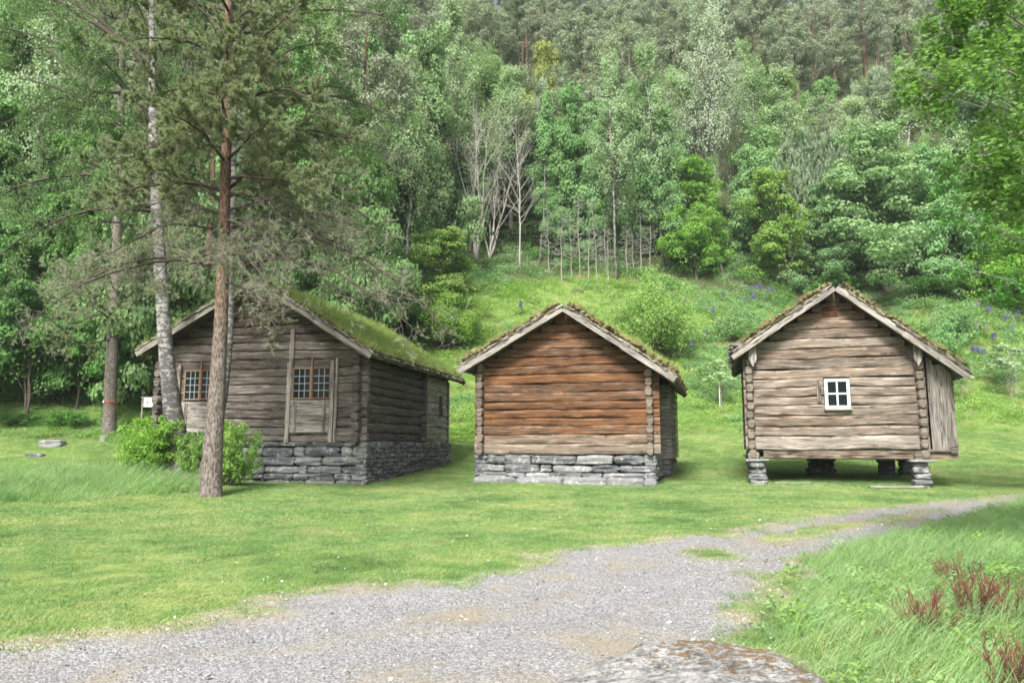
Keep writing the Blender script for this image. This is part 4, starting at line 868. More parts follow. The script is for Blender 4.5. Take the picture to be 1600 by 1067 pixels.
# ------------------------------------------------------------------ the wood edge, tree by tree
def pt(proto, px, pyb, pyt, wpx, label, group=None, rz=None, D=None, lean=0.):
    if D is None: x, y, z = G(px, pyb)
    else:
        a = at(px, pyb, D); x, y = a[0], a[1]; z = hz1(x, y)
    top = at(px, pyt, y)[2]; h = max(top-z, .4)
    return proto.put(x, y, h*1.02, wpx/FPX*y if wpx else None, rz, label, group, tilt=(0, lean))
E_ = 'on the wood edge '
pt(BI[0], 697, 398, 22, 125, 'tall pale birch above the bare stems, left of the meadow bank')
pt(BR[0], 655, 430, 60, 130, 'leafy green tree behind the right end of the large house roof')
pt(BR[1], 600, 440, 20, 130, 'tall leafy tree seen between the pine and the pale birch')
pt(FAN, 745, 408, 178, 120, 'fan of bare whitish stems under a leafy top at the meadow edge', rz=.0)
pt(FAN, 765, 404, 190, 100, 'second bare-stemmed clump behind the fan of whitish stems', rz=1.5)
pt(BR[2], 765, 300, 105, 140, 'leafy crown above the fan of bare whitish stems', D=72)
pt(BARE[0], 812, 416, 185, 85, 'leafless white tree with upswept branches above the middle building')
pt(proto_birch(201, 10, 3, 'lf_broad', .6, 26, .14), 842, 412, 150, 55, 'thin leaning stem right of the leafless white tree', lean=.05)
pt(BYE, 850, 330, 68, 115, 'yellow-green tree standing out below the pine forest', D=78)
pt(YP[0], 848, 320, 118, 40, 'pale-tipped young pine below the yellow-green tree', D=70)
pt(YP[1], 915, 320, 125, 50, 'dark young pine with white shoot tips beside the yellow-green tree', D=70)
pt(BR[0], 890, 405, 145, 120, 'leafy tree above the row of thin grey stems', rz=2.)
pt(SP[0], 800, 400, 190, 85, 'dark spruce just behind the leafless white tree', D=67)
pt(SP[1], 750, 400, 200, 90, 'dark spruce shading the gap behind the fan of whitish stems', D=67)
pt(SP[0], 860, 405, 230, 110, 'dark spruce behind the thin leaning stem', D=67, rz=2.)
pt(BI[1], 962, 440, 92, 95, 'birch with a long straight white trunk above the middle building ridge')
pt(BI[2], 1037, 421, 80, 105, 'birch with a leaning white trunk left of the bright hazel', lean=.03)
pt(SIL, 1118, 405, 22, 150, 'largest pale silvery birch, highest of the wood edge')
pt(BY[0], 1088, 438, 250, 115, 'bright green hazel below the silvery birch')
pt(proto_birch(202, 8, 2.4, 'lf_birch', .6, 20, .13), 1130, 436, 240, 60, 'slim young birch leaning beside the bright hazel', lean=.06)
pt(YP[1], 1165, 400, 230, 60, 'young pine between the two hazels')
pt(BY[1], 1225, 452, 265, 130, 'bright green hazel behind the raised storehouse roof')
pt(BI[0], 1230, 385, 128, 130, 'broad pale birch with a rounded top behind the raised storehouse', rz=2.2)
pt(BR[2], 1295, 345, 138, 95, 'round bright green crown below the grey pines', D=74)
pt(YP[0], 1265, 410, 195, 90, 'young pine with long pale shoots, left of a pair')
pt(YP[1], 1310, 415, 200, 95, 'young pine with long pale shoots, right of a pair')
pt(YP[0], 1352, 345, 128, 60, 'narrow dark young pine with whitish tips near the maple', D=70)
pt(YP[1], 1385, 330, 100, 60, 'tall young pine right of the narrow dark one', D=72)
pt(BR[0], 1385, 455, 205, 210, 'big broad green maple right of the raised storehouse ridge', rz=1.)
pt(BI[1], 1430, 400, 98, 125, 'pale birch towering above the big maple', D=66)
pt(BR[1], 1482, 462, 240, 125, 'dense green tree between the big maple and the dark spruce')
pt(BI[2], 1510, 400, 170, 110, 'pale birch behind the dense tree at the right', D=64)
pt(SP[0], 1568, 478, 170, 130, 'dark spruce at the top of the bank on the right')
pt(BY[0], 1612, 500, 260, 150, 'fresh green tree hanging over the bank beside the dark spruce')
pt(BR[2], 1540, 420, 60, 120, 'tall green tree behind the dark spruce', D=66)
pt(BU[2], 1466, 462, 425, 80, 'low dark bush under the dense tree at the bank top')
pt(BY[1], 686, 520, 362, 160, 'bright leafy hazel rising behind the eave of the large house')
pt(BD[0], 640, 530, 400, 100, 'darker hazel left of the bright one behind the large house')
pt(BR[2], 560, 500, 200, 170, 'leafy tree behind the large house, under the pine branches', D=46)
pt(BR[1], 470, 500, 120, 170, 'tall leafy tree straight behind the large house ridge', D=50)
pt(BR[0], 380, 500, 60, 170, 'tall leafy tree behind the pine trunk', D=50)
pt(PI[0], 318, 560, -40, 190, 'tall pine whose red trunk shows left of the large house ridge', D=40)
pt(PI[1], 556, 480, 30, 180, 'tall pine whose red trunk shows right of the large house ridge', D=46)
pt(BI[3], 500, 470, -10, 150, 'birch behind the large house, right of the tall pine', D=52)
pt(BR[2], 260, 520, 150, 150, 'leafy tree above the left roof corner of the large house', D=40)
for i, (px, b, t, w, pr, lb) in enumerate((
    (735, 345, 70, 120, BI[3], 'pale birch between the fan of stems and the tall pale birch'), (800, 345, 120, 120, BI[2], 'pale birch behind the leafless white tree'), (925, 395, 175, 95, BR[2], 'leafy tree behind the row of thin grey spruces, left part'),
    (1000, 400, 150, 110, BR[1], 'leafy tree between the two white-trunked birches'), (1070, 405, 120, 110, BI[0], 'pale birch right of the leaning birch'), (1165, 400, 110, 110, BI[3], 'pale birch just right of the silvery birch'),
    (1190, 420, 200, 110, BR[0], 'leafy tree squeezed between the two bright hazels'), (1330, 400, 165, 110, BI[2], 'pale birch behind the pair of young pines'), (1290, 440, 300, 110, BR[1], 'low leafy tree left of the big maple'),
    (1440, 440, 230, 120, BI[0], 'pale birch in front of the dense tree at the right'), (640, 420, 90, 130, BI[1], 'pale birch left of the leafy tree behind the large house roof'), (1240, 430, 220, 90, YP[1], 'young pine between the hazel and the rounded birch'),
    (880, 400, 215, 70, BR[2], 'leafy tree hanging over the thin leaning stem'), (1045, 410, 200, 100, BR[2], 'leafy undergrowth tree beneath the leaning birch'), (1525, 460, 300, 110, BR[0], 'leafy tree just left of the dark spruce'), (590, 440, 140, 130, BI[2], 'pale birch seen through the pine boughs'))):
    pt(pr, px, b, t, w, lb, D=[66, 67, 64, 64, 66, 66, 63, 66, 59, 60, 56, 60, 64, 62, 56, 54][i])
# the dark thicket at the left
for i, (px, b, t, w) in enumerate(((-60, 668, 330, 230), (40, 668, 385, 170), (118, 660, 360, 150), (228, 655, 430, 120), (10, 660, 250, 190), (95, 640, 200, 190), (185, 640, 260, 170), (-130, 660, 150, 260))):
    lb = ['dark hazel thicket at the far left of the lawn', 'dark green hazel in front of the thicket, left of the banded pine', 'tall dark hazel just left of the banded pine trunk', 'dark hazel squeezed between the banded pine and the large house',
          'high leafy hazel rising over the left of the thicket', 'high leafy hazel rising behind the slab and thicket', 'high leafy hazel rising behind the banded pine', 'tallest hazel at the outer left of the thicket'][i]
    pt(BD[i % 2], px, b, t, w, lb, D=[39, 39.3, 39.8, 41, 42.5, 44, 44.5, 41][i])
for i, (px, t, D, pr, lb) in enumerate(((20, -60, 47, BI[0], 'birch over the left thicket, farthest left'), (95, -40, 48, PI[2], 'grey-green pine over the left thicket'), (160, -60, 49, BI[1], 'birch over the left thicket beside the grey-green pine'), (230, -20, 47, PI[3], 'pine over the left thicket nearest the large house'), (-70, -80, 47, BR[1], 'tall leafy tree beyond the left end of the thicket'), (420, -30, 54, PI[2], 'pine high behind the large house ridge'), (300, -10, 52, BR[1], 'tall leafy tree behind the two front trunks'))):
    pt(pr, px, 600, t, 150, lb, D=D)
# thin grey spruces
dd = [(878, 442, 300), (893, 436, 320), (906, 432, 270), (920, 438, 330), (933, 440, 290), (947, 432, 300), (990, 420, 285), (1002, 428, 320), (1016, 424, 300), (858, 425, 300), (950, 442, 345), (980, 436, 330)]
for i, (px, b, t) in enumerate(dd): pt(DEAD[i % 3], px, b, t, 42, 'thin grey half-dead spruce standing in the row between the white trunks', 'thin grey spruces at the meadow edge')
# bushes on the bank
pt(BU[0], 705, 545, 455, 90, 'bright green bush at the meadow edge right of the hazel, above the large house eave')
pt(BU[0], 1018, 562, 424, 106, 'round bright green hazel bush on the bank behind the middle building')
pt(BU[1], 1138, 535, 480, 62, 'low green shrub on the bank left of the raised storehouse')
pt(BU[1], 1170, 520, 470, 50, 'small shrub close beside the raised storehouse left eave')
pt(BU[1], 1502, 535, 468, 80, 'pale round shrub on the bank near the pinkish lupines')
pt(BU[1], 1470, 560, 500, 60, 'shrub on the bank above the lean-to roof')
pt(BU[1], 1560, 480, 440, 60, 'shrub at the foot of the dark spruce')
pt(BU[2], 1300, 462, 425, 70, 'low leafy bush behind the ridge of the raised storehouse')
pt(BU[2], 108, 676, 640, 62, 'low leafy bush at the foot of the thicket near the stone slab', D=38)
pt(BU[2], 30, 680, 645, 70, 'low leafy bush at the foot of the thicket, farthest left', D=38)
pt(BU[1], 728, 440, 405, 50, 'small bush at the foot of the bare fan of stems')
SAP = proto_bare(188, 2.2, 1.2, 2, 'twig_grey', 9, (25, 60), .4, .08, ('leaves', 60, 'lf_birch'), 4, 'sapling', .5, .006)
pt(SAP, 1130, 640, 570, 60, 'small planted fruit sapling with a white stake between two buildings')
pt(SAP, 1582, 628, 545, 60, 'thin sapling with pale leaves at the right end of the lawn')
pt(SAP, 1508, 632, 570, 40, 'small sapling right of the lean-to on the bank foot')
# stake
def stick(name, px, pyb, pyt, w, mat, label, cat, D=None):
    p = G(px, pyb); top = at(px, pyt, p[1])[2]; mb = MB(); sweep(mb, (0, 0, -.1), (.01, 0, top-p[2]), (1, 0, 0), sec_log(w/2, w/2, 8), seg=.3, jit=.003)
    o = mb.build(name, mat, None, False, (0, 0, 0), [float(v) for v in p]); return tag(o, label, cat)
stick('tree_stake', 1125, 640, 583, .04, M['white'], 'slim white stake beside the fruit sapling between two buildings', 'stake')
stick('tree_stake', 1590, 622, 548, .04, M['twig_white'], 'slim pale stake in the sapling at the right end of the lawn', 'stake')
stick('marker_post', 1540, 482, 468, .09, M['twig_white'], 'short pale post among lupines near the dark spruce', 'post')
# ------------------------------------------------------------------ forest on the slope
fr = np.random.default_rng(77); pts = []; tries = 0
while len(pts) < 330 and tries < 60000:
    tries += 1; y = 67+(120-67)*fr.random()**.85; x = fr.uniform(-.76, .76)*y
    md = 4.9
    if any((x-a)**2+(y-b)**2 < md*md for a, b in pts): continue
    pts.append((x, y))
for x, y in pts:
    u = fr.random(); hh = fr.uniform(10, 18)+(y-62)*.06
    if y < 86 and u < .42: BI[fr.integers(4)].put(x, y, hh*.85, 5, None, 'pale birch in the mixed wood low on the slope', 'birches in the hillside wood')
    elif y < 82 and u < .72: BR[fr.integers(3)].put(x, y, hh*.75, 6.5, None, 'round green deciduous tree in the mixed wood low on the slope', 'deciduous trees in the hillside wood')
    elif u > .90 or (y > 112 and u > .7): SP[fr.integers(2)].put(x, y, hh*1.1, 5, None, 'dark pointed spruce among the hillside pines', 'spruces on the forested slope')
    else: PI[fr.integers(4)].put(x, y, hh*1.12, 6.5, None, 'grey-green pine with reddish trunk in the forest high on the slope', 'pines on the forested slope')
# ------------------------------------------------------------------ trees in front
def px_path(pts, D, n=24):
    """trunk line given at (px, py) at distance D"""
    W = np.array([at(a, b, D) for a, b in pts]); t = np.linspace(0, len(pts)-1, n); i = np.clip(t.astype(int), 0, len(pts)-2); f = (t-i)[:, None]
    # smooth
    P = W[i]*(1-f)+W[i+1]*f; k = np.array([.25, .5, .25]); Q = P.copy()
    for _ in range(3): Q[1:-1] = Q[:-2]*.25+Q[1:-1]*.5+Q[2:]*.25
    return Q
def tubebig(mb, P, rad, sides=26, rough=.06, seed=0):
    P = np.asarray(P); n = 70; t = np.linspace(0, len(P)-1, n); i = np.clip(t.astype(int), 0, len(P)-2); f = (t-i)[:, None]; Q = P[i]*(1-f)+P[i+1]*f; r = np.interp(t, np.arange(len(P)), rad)
    m2 = MB(); tubes(m2, Q[None], r[None], sides, r=.3); V = m2.V[0]; c = np.repeat(Q, sides, 0); d = V-c
    nz_ = 1+rough*fbm(V*np.array([6, 6, 2.5])+seed, seed, 3)+rough*.8*np.abs(vnoise(V*np.array([17, 17, 6.]), seed+2))
    hgt = V[:, 2:3]-Q[0, 2]; flare = 1+.2*np.exp(-hgt[:, 0]/.28)*(1+.5*np.sin(np.arctan2(d[:, 1], d[:, 0])*4+seed)); V = c+d*(nz_*flare)[:, None]
    mb.add(V, m2.P[4], m2.g[0], 0.)
def near_pine():
    rg = np.random.default_rng(5); b = G(330, 775); D = b[1]; P = px_path([(329, 778), (332, 700), (339, 620), (345, 520), (348, 430), (352, 300), (354, 200), (356, 100), (358, 0), (360, -150), (362, -260)], D)
    P[0, 2] = b[2]-.1; off = b; H = P[-1, 2]-P[0, 2]
    rt = root('pine_tree', b, 0, 'large pine with scaly grey and orange trunk in front of the large log house', 'pine tree')
    tr = MB(); rad = np.interp(np.linspace(0, 1, len(P)), [0, .06, .2, .4, .7, 1], [.26, .25, .20, .15, .11, .045]); tubebig(tr, P-off, rad, 28, .035, 3)
    t_o = tr.build('trunk', M['pinebark'], rt, True)
    Pm = (P-off)[None]
    def limbs(specs):
        o = []
        for (py, px_e, py_e, dy, arch) in specs:
            s = np.interp(py, [-260, 778], [1, 0]); a = at(np.interp(py, [-260, 0, 300, 430, 620, 778], [362, 358, 352, 348, 339, 329]), py, D); e = at(px_e, py_e, D+dy); t = np.linspace(0, 1, 9)[:, None]
            p = a*(1-t)+e*t; p[:, 2] += arch*np.sin(t[:, 0]*np.pi); p += np.cumsum(rg.normal(0, .035, p.shape), 0)*np.minimum(t*3, 1); o.append(p-off)
        return np.array(o)
    lv = limbs([(100, 205, 55, -1.0, .3), (95, 480, 5, -.8, -.25), (60, 260, -20, .8, .1), (40, 470, -40, 1., .1), (150, 215, 150, .6, .2), (160, 500, 170, -.4, .25), (120, 440, 110, 1.8, .2), (190, 260, 230, -1.6, .2), (215, 530, 215, .9, .3), (230, 190, 250, 1., .3), (250, 420, 190, -2., .1), (255, 280, 190, -2.2, .2),
                (280, 470, 290, -1.4, .2), (300, 175, 300, -.9, .3), (310, 540, 270, .3, .3), (20, 180, -30, .3, .2), (-20, 520, -60, .1, .1), (-60, 230, -100, 0, .1), (140, 350, 60, -2.4, .2), (200, 360, 140, -2.6, .1), (20, 330, -30, -2.2, .2), (-70, 460, -120, 1, .1), (-120, 280, -160, -1, .1), (70, 400, 30, 2.2, .1), (210, 330, 200, 2.4, .1), (320, 250, 270, 1.8, .3), (300, 450, 240, 2., .3)])
    Lv = np.linalg.norm(lv[:, -1]-lv[:, 0], axis=1)
    br = MB(); tubes(br, lv, np.linspace(1, .25, 9)[None]*(.018+Lv*.011)[:, None], 6)
    b2, L2 = kids(lv, Lv, 18, .12, 1., (25, 70), .40, 7, (0, 0, .3), .12, .6, .4, rg); tubes(br, b2, np.linspace(1, .3, 7)[None]*(.005+L2*.008)[:, None], 4)
    b3, L3 = kids(b2, np.maximum(L2, .3), 8, .2, 1., (25, 60), .42, 4, (0, 0, .35), .12, .5, .3, rg); tubes(br, b3, np.full((len(b3), 4), .0045), 3)
    nd = MB(); p, T = sample(b3, 7, .05, 1.1, rg); needles(nd, p, T, 24, .095, .014, .65, .25, rg)
    # thinner, partly dead lower boughs
    dv = limbs([(330, 560, 330, -.8, .4), (335, 230, 380, -.6, .4), (345, 450, 420, -1.6, .3), (360, 620, 395, -.3, .7), (375, 700, 520, .4, 1.1), (360, 150, 420, -.5, .5), (400, 540, 465, -.9, .6), (395, 230, 470, -1.2, .3), (415, 60, 500, .2, .7), (380, 420, 470, -2, .3), (350, 300, 430, -2.2, .2), (350, 500, 380, 1.6, .4), (340, 200, 330, 1.8, .4), (425, 640, 520, -1., .9), (440, 440, 520, -1.7, .2), (300, 590, 420, .6, .3), (420, 100, 450, .9, .5)])
    Ld = np.linalg.norm(dv[:, -1]-dv[:, 0], axis=1); tubes(br, dv, np.linspace(1, .22, 9)[None]*(.014+Ld*.0075)[:, None], 6)
    d2, M2 = kids(dv, Ld, 18, .12, 1., (25, 70), .32, 7, (0, 0, -.1), .16, .5, .4, rg); tubes(br, d2, np.linspace(1, .3, 7)[None]*(.004+M2*.006)[:, None], 4)
    br.build('branches', M['twig_brown'], t_o, True)
    tw = MB(); d3, M3 = kids(d2, np.maximum(M2, .25), 7, .1, 1., (30, 75), .5, 5, (0, 0, .0), .2, .2, .3, rg); tubes(tw, d3, np.linspace(1, .5, 5)[None]*np.full((len(d3), 1), .0048), 3)
    d4, M4 = kids(d3, np.maximum(M3, .15), 3, .2, 1., (30, 70), .6, 3, (0, 0, .1), .2, .2, .3, rg); tubes(tw, d4, np.full((len(d4), 3), .0034), 3); tw.build('dead_twigs', M['twig_grey'], t_o)
    keep = rg.random(len(d3)) < .65; p, T = sample(d3[keep], 4, .4, 1.05, rg); needles(nd, p, T, 12, .07, .008, .6, .2, rg)
    nd.build('crown', M['nd_pine'], rt)
near_pine()
def near_birch(pts, D, r0, label, seed, limb_specs, leafn=16, hang=.9, spread=1.):
    rg = np.random.default_rng(seed); P = px_path(pts, D); b = P[0].copy(); gz = hz1(b[0], b[1]); P[0, 2] = min(P[0, 2], gz-.1); b[2] = gz
    rt = root('birch_tree', b, 0, label, 'birch tree'); tr = MB(); rad = np.interp(np.linspace(0, 1, len(P)), [0, .08, .3, .7, 1], np.array([1.25, 1, .72, .45, .15])*r0); tubebig(tr, P-b, rad, 26, .05, seed)
    to = tr.build('trunk', M['birchbark'], rt, True)
    lv = []
    for (px0, py0, px_e, py_e, dy, arch) in limb_specs:
        a = at(px0, py0, D); e = at(px_e, py_e, D+dy); t = np.linspace(0, 1, 9)[:, None]; p = a*(1-t)+e*t; p[:, 2] += arch*np.sin(t[:, 0]*np.pi); p += np.cumsum(rg.normal(0, .04, p.shape), 0)*np.minimum(t*3, 1); lv.append(p-b)
    lv = np.array(lv); Lv = np.linalg.norm(lv[:, -1]-lv[:, 0], axis=1); br = MB(); tubes(br, lv, np.linspace(1, .2, 9)[None]*(.015+Lv*.009)[:, None], 6)
    b2, L2 = kids(lv, Lv, 13, .2, 1., (25, 65), .36, 7, (0, 0, -.25), .14, 0, .4, rg); tubes(br, b2, np.linspace(1, .3, 7)[None]*(.004+L2*.006)[:, None], 4)
    b3, L3 = kids(b2, np.maximum(L2, .5), 8, .15, 1., (25, 70), .5, 6, (0, 0, -1.3), .12, 0, .3, rg); tubes(br, b3, np.full((len(b3), 6), .0035), 3)
    br.build('branches', M['twig_brown'], to, True)
    lf = MB(); p, T = sample(b3, leafn, .05, 1.1, rg); p = p+rg.normal(0, .035, p.shape); leaves(lf, p, .058, .3, .85, hang, rg=rg); p, T = sample(b2, 14, .2, 1., rg); leaves(lf, p+rg.normal(0, .04, p.shape), .058, .3, .85, hang, rg=rg)
    lf.build('crown', M['lf_birch_near'], rt)
near_birch([(288, 738), (278, 690), (266, 620), (258, 540), (252, 440), (246, 350), (240, 250), (238, 150), (237, 0), (236, -200)], 23.0, .30, 'leaning birch with white peeling bark and rough black base, left of the large pine', 21,
    [(246, 320, 60, 250, -1, .5), (242, 260, 20, 120, .5, .6), (240, 200, 120, 60, -1.5, .4), (238, 120, 60, -20, .4, .5), (238, 60, 150, -80, -1, .3), (248, 370, 90, 360, .8, .4), (245, 300, -40, 330, 1.4, .8), (240, 180, -30, 30, -.8, .6), (238, 100, -60, -60, 1.4, .5), (243, 280, 130, 300, -2.2, .2), (240, 200, 330, 60, 1.2, .4), (238, 90, 330, -60, 0, .4), (246, 330, -60, 440, -.6, .8), (246, 300, 140, 180, -1.6, .2), (240, 150, 10, 190, 2., .5), (238, 20, 140, -140, 0, .3), (238, 20, 20, -140, 0, .3), (240, 240, 90, 170, 1.6, .4)], 36)
near_birch([(318, 742), (330, 700), (346, 650), (358, 560), (362, 450), (364, 350), (366, 200), (368, 60), (370, -100), (370, -240)], 22.4, .15, 'slimmer grey birch standing directly behind the large pine trunk', 22,
    [(364, 330, 540, 330, 1, .5), (365, 260, 600, 250, .4, .7), (366, 200, 560, 150, 1.2, .5), (367, 130, 520, 60, .2, .4), (368, 60, 600, 20, 1., .5), (364, 300, 620, 380, 1.4, .9), (368, 20, 480, -90, .5, .3), (366, 170, 640, 200, 1.8, .8), (368, 0, 560, -100, 1, .5), (366, 220, 470, 220, 2.2, .2), (368, 30, 620, -60, 0, .5), (365, 300, 590, 440, .8, .8)], 30)
def mid_pine():
    """pine with a red ribbon at the left"""
    rg = np.random.default_rng(9); D = 37.2; P = px_path([(171, 676), (173, 600), (177, 500), (181, 420), (184, 340), (188, 200), (192, 60), (194, -60)], D); b = P[0].copy(); b[2] = hz1(b[0], b[1]); P[0, 2] = b[2]-.1
    rt = root('pine_tree', b, 0, 'pine with a red ribbon round its trunk at the edge of the left thicket', 'pine tree'); tr = MB(); tubebig(tr, P-b, np.linspace(.31, .11, len(P)), 22, .04, 6); to = tr.build('trunk', M['pinebark_grey'], rt, True)
    Pm = (P-b)[None]; br = MB(); lv, Lv = kids(Pm, np.array([21.]), 52, .24, .98, (65, 105), .24, 8, (0, 0, .1), .12, 0, .4, rg); tubes(br, lv, np.linspace(1, .25, 8)[None]*(.012+Lv*.008)[:, None], 5)
    b2, L2 = kids(lv, Lv, 12, .15, 1., (25, 60), .42, 5, (0, 0, .15), .14, .5, .4, rg); tubes(br, b2, np.linspace(1, .4, 5)[None]*np.full((len(b2), 1), .008), 3); br.build('branches', M['twig_brown'], to, True)
    b3, L3 = kids(b2, np.maximum(L2, .3), 5, .2, 1., (25, 60), .5, 3, (0, 0, .3), .12, .3, .3, rg)
    nd = MB(); p, T = sample(b3, 4, .1, 1.05, rg); needles(nd, p, T, 20, .12, .018, .65, .2, rg); nd.build('crown', M['nd_pine'], rt)
    a = at(172, 628, D); q = np.array([np.interp(628, [600, 676], [173, 171])]); c = at(173.5, 628, D)-np.array([0, 0, 0])
    ang = np.linspace(0, 2*np.pi, 25)[:-1]; r = .325; zc = a[2]; bm = MB(); V = []
    for dz in (-.028, .028):
        V.append(np.stack([np.cos(ang)*r, np.sin(ang)*r, np.full(24, dz)+.02*np.sin(ang*2)], -1))
    V = np.vstack(V); j = np.arange(24); j2 = (j+1) % 24; V2 = V*np.array([.95, .95, 1]); F = np.stack([j, j2, j2+24, j+24], -1); T1 = np.stack([j+24, j2+24, j2+72, j+72], -1); T2 = np.stack([j2, j, j+48, j2+48], -1)
    bm.add(np.vstack([V, V2]), [F, F[:, ::-1]+48, T1, T2]); ro = bm.build('ribbon', M['band'], None, True, loc=(float(c[0]), D, float(zc)))
    tag(ro, 'red ribbon with a small white tag tied round the pine trunk by the thicket', 'ribbon')
    tg = MB(); sweep(tg, (-.22, -.29, -.04), (-.22, -.29, .05), (1, 0, 0), sec_box(.01, .035, .004), seg=1); tg.build('tag', M['white'], ro)
mid_pine()
# ---- round-leaved tree overhanging at the right
def near_leafy(D, trunk_px, specs, seed, label, leaf, mat, nm, k2=11, k3=7, ln=16, hang=.3, sp3=.45, clumpr=.09, r0=.16):
    rg = np.random.default_rng(seed); bx = at(trunk_px, 700, D)[0]; b = np.array([bx, D, hz1(bx, D)]); H = 9.
    P = np.stack([np.full(20, 0.)+np.linspace(0, .3, 20), np.linspace(0, .2, 20), np.linspace(-.1, H, 20)], -1); rt = root(nm, b, 0, label, 'tree'); tr = MB(); tubebig(tr, P, np.linspace(r0, .05, 20), 18, .04, seed); to = tr.build('trunk', M['bark'], rt, True)
    lv = []
    for (z0, px_e, py_e, De, arch) in specs:
        a = b+np.array([0, 0, z0]); e = at(px_e, py_e, De); t = np.linspace(0, 1, 9)[:, None]; p = a*(1-t)+e*t; p[:, 2] += arch*np.sin(t[:, 0]*np.pi); p += np.cumsum(rg.normal(0, .03, p.shape), 0)*np.minimum(t*3, 1); lv.append(p-b)
        if len(lv) % 2: lv.append((p-b)*np.array([-.75, rg.uniform(-1.5, 1.5), 1])+np.array([0, 0, .3]))
        if len(lv) % 5 == 0: q = p-b; lv.append(np.stack([q[:, 1]*.8, q[:, 0]*rg.choice([-.7, .7]), q[:, 2]+.4], -1))
    lv = np.array(lv); Lv = np.linalg.norm(lv[:, -1]-lv[:, 0], axis=1); br = MB(); tubes(br, lv, np.linspace(1, .15, 9)[None]*(.008+Lv*.007)[:, None], 6)
    b2, L2 = kids(lv, Lv, k2, .2, 1., (25, 60), .3, 6, (0, 0, -.1), .12, .4, .5, rg); tubes(br, b2, np.linspace(1, .3, 6)[None]*(.003+L2*.005)[:, None], 4)
    b3, L3 = kids(b2, np.maximum(L2, .3), k3, .15, 1., (25, 60), sp3, 5, (0, 0, -.3), .12, .3, .3, rg); tubes(br, b3, np.full((len(b3), 5), .0022), 3); br.build('branches', M['twig_grey'], to, True)
    lf = MB(); p, T = sample(b3, ln, .1, 1.1, rg); p = p+rg.normal(0, clumpr*.5, p.shape); leaves(lf, p, leaf, 1.0, .95, hang, rg=rg, fold=.1); lf.build('crown', M[mat], rt)
near_leafy(9.0, 1830, [(3.2, 1530, 250, 8.2, .3), (3.6, 1470, 210, 8.6, .3), (4.2, 1450, 130, 8.2, .3), (4.6, 1500, 60, 8.6, .3), (5.2, 1460, 20, 8.6, .2), (5.6, 1500, -40, 8.2, .2), (3.0, 1560, 290, 8.6, .2), (4.0, 1560, 150, 7.8, .2), (4.8, 1600, 60, 8.2, .2), (3.4, 1600, 220, 9.6, .2), (6.2, 1450, -110, 9., .2), (3.8, 1480, 160, 9.6, .3), (5, 1540, 0, 9.6, .2), (3.1, 1640, 270, 8, .1)], 31, 'near tree with large round leaves reaching in over the right side of the track', .068, 'lf_near', 'overhanging_tree', 12, 8, 11)
near_leafy(19.0, 1760, [(3.4, 1520, 420, 18.5, .5), (4.2, 1500, 340, 18.5, .5), (5, 1490, 280, 19, .5), (5.8, 1520, 220, 19, .4), (3.0, 1580, 470, 18.5, .3), (4.6, 1580, 320, 18, .4), (6.6, 1560, 120, 19, .4), (3.6, 1620, 400, 18, .3), (5.4, 1640, 240, 18, .3), (7.4, 1540, 20, 19, .3), (8.2, 1600, -60, 19, .2), (2.6, 1640, 520, 18.5, .2)], 32, 'small-leaved tree beyond the near round-leaved one, over the lawn at the right', .07, 'lf_dark', 'overhanging_tree', 12, 8, 14, .5, r0=.2)
# rowan bushes at the feet of the front trees
RB = proto_bush(300, 1.7, 1.7, 'lf_hazel', .085, 34, 260, 'rowan_bush', 'twig_brown')
for px, pyb, pyt, w, D, lb in ((236, 738, 648, 78, 22.6, 'fresh green rowan bush left of the leaning birch'), (360, 752, 655, 62, 21.2, 'fresh green rowan bush right of the large pine trunk'), (302, 738, 672, 44, 22.8, 'fresh green rowan bush between the birch and the pine')):
    pt(RB, px, pyb, pyt, w, lb, D=D)
# ------------------------------------------------------------------ small things
def info_sign():
    b = at(229, 665, 26.5); b[2] = hz1(b[0], b[1]); rt = root('information_sign', b, .05, 'small white information panel on thin grey posts at the corner of the large house', 'sign')
    h = at(229, 622, 26.5)[2]-b[2]
    for xx in (-.19, .19):
        mb = MB(); sweep(mb, (xx, 0, -.1), (xx+.01, 0, h+.02), (1, 0, 0), sec_log(.026, .026, 8), seg=.2, jit=.005, tone=.1); mb.build('post', M['board'], rt)
    mb = MB(); board(mb, (-.24, 0, h+.03), (.24, 0, h+.02), .05, .05, tone=.1); mb.build('crossbar', M['board'], rt)
    mb = MB(); board(mb, (-.13, -.03, h-.15), (.17, -.03, h-.15), .31, .012, b=.003, jit=0); p = mb.build('panel', M['white'], rt)
    mb = MB(); board(mb, (-.02, -.038, h-.13), (.03, -.038, h-.18), .05, .004, b=.001, jit=0); board(mb, (-.02, -.038, h-.10), (.0, -.038, h-.15), .03, .004, b=.001, jit=0); mb.build('drawing', M['twig_brown'], p)
info_sign()
def rock(name, px, pyb, size, seed, label, mat='stone', cat='stone', sink=.3, rot=0., p=4, rough=.14, m=8, D=None):
    g = G(px, pyb) if D is None else np.array([at(px, pyb, D)[0], D, 0.]); g[2] = hz1(g[0], g[1]); mb = MB(); stone(mb, (0, 0, size[2]*(.5-sink)), size, seed, rough=rough, p=p, m=m, rot=rot, lay=1.)
    return tag(mb.build(name, M[mat], None, True, loc=[float(v) for v in g]), label, cat)
rock('stone_slab', 82, 696, (1.05, .6, .34), 9001, 'flat grey stone slab lying on the lawn before the left thicket', 'stone', p=7, rough=.08)
rock('stone_block', 162, 688, (.34, .3, .3), 9002, 'small grey stone in the grass right of the flat slab', 'boulder')
rock('stone_block', 55, 712, (.8, .4, .16), 9003, 'low stone half hidden in tall grass in front of the flat slab', 'stone')
rock('white_rock', 1067, 470, (.45, .4, .35), 9004, 'pale rock on the meadow bank above the bright hazel bush', 'boulder')
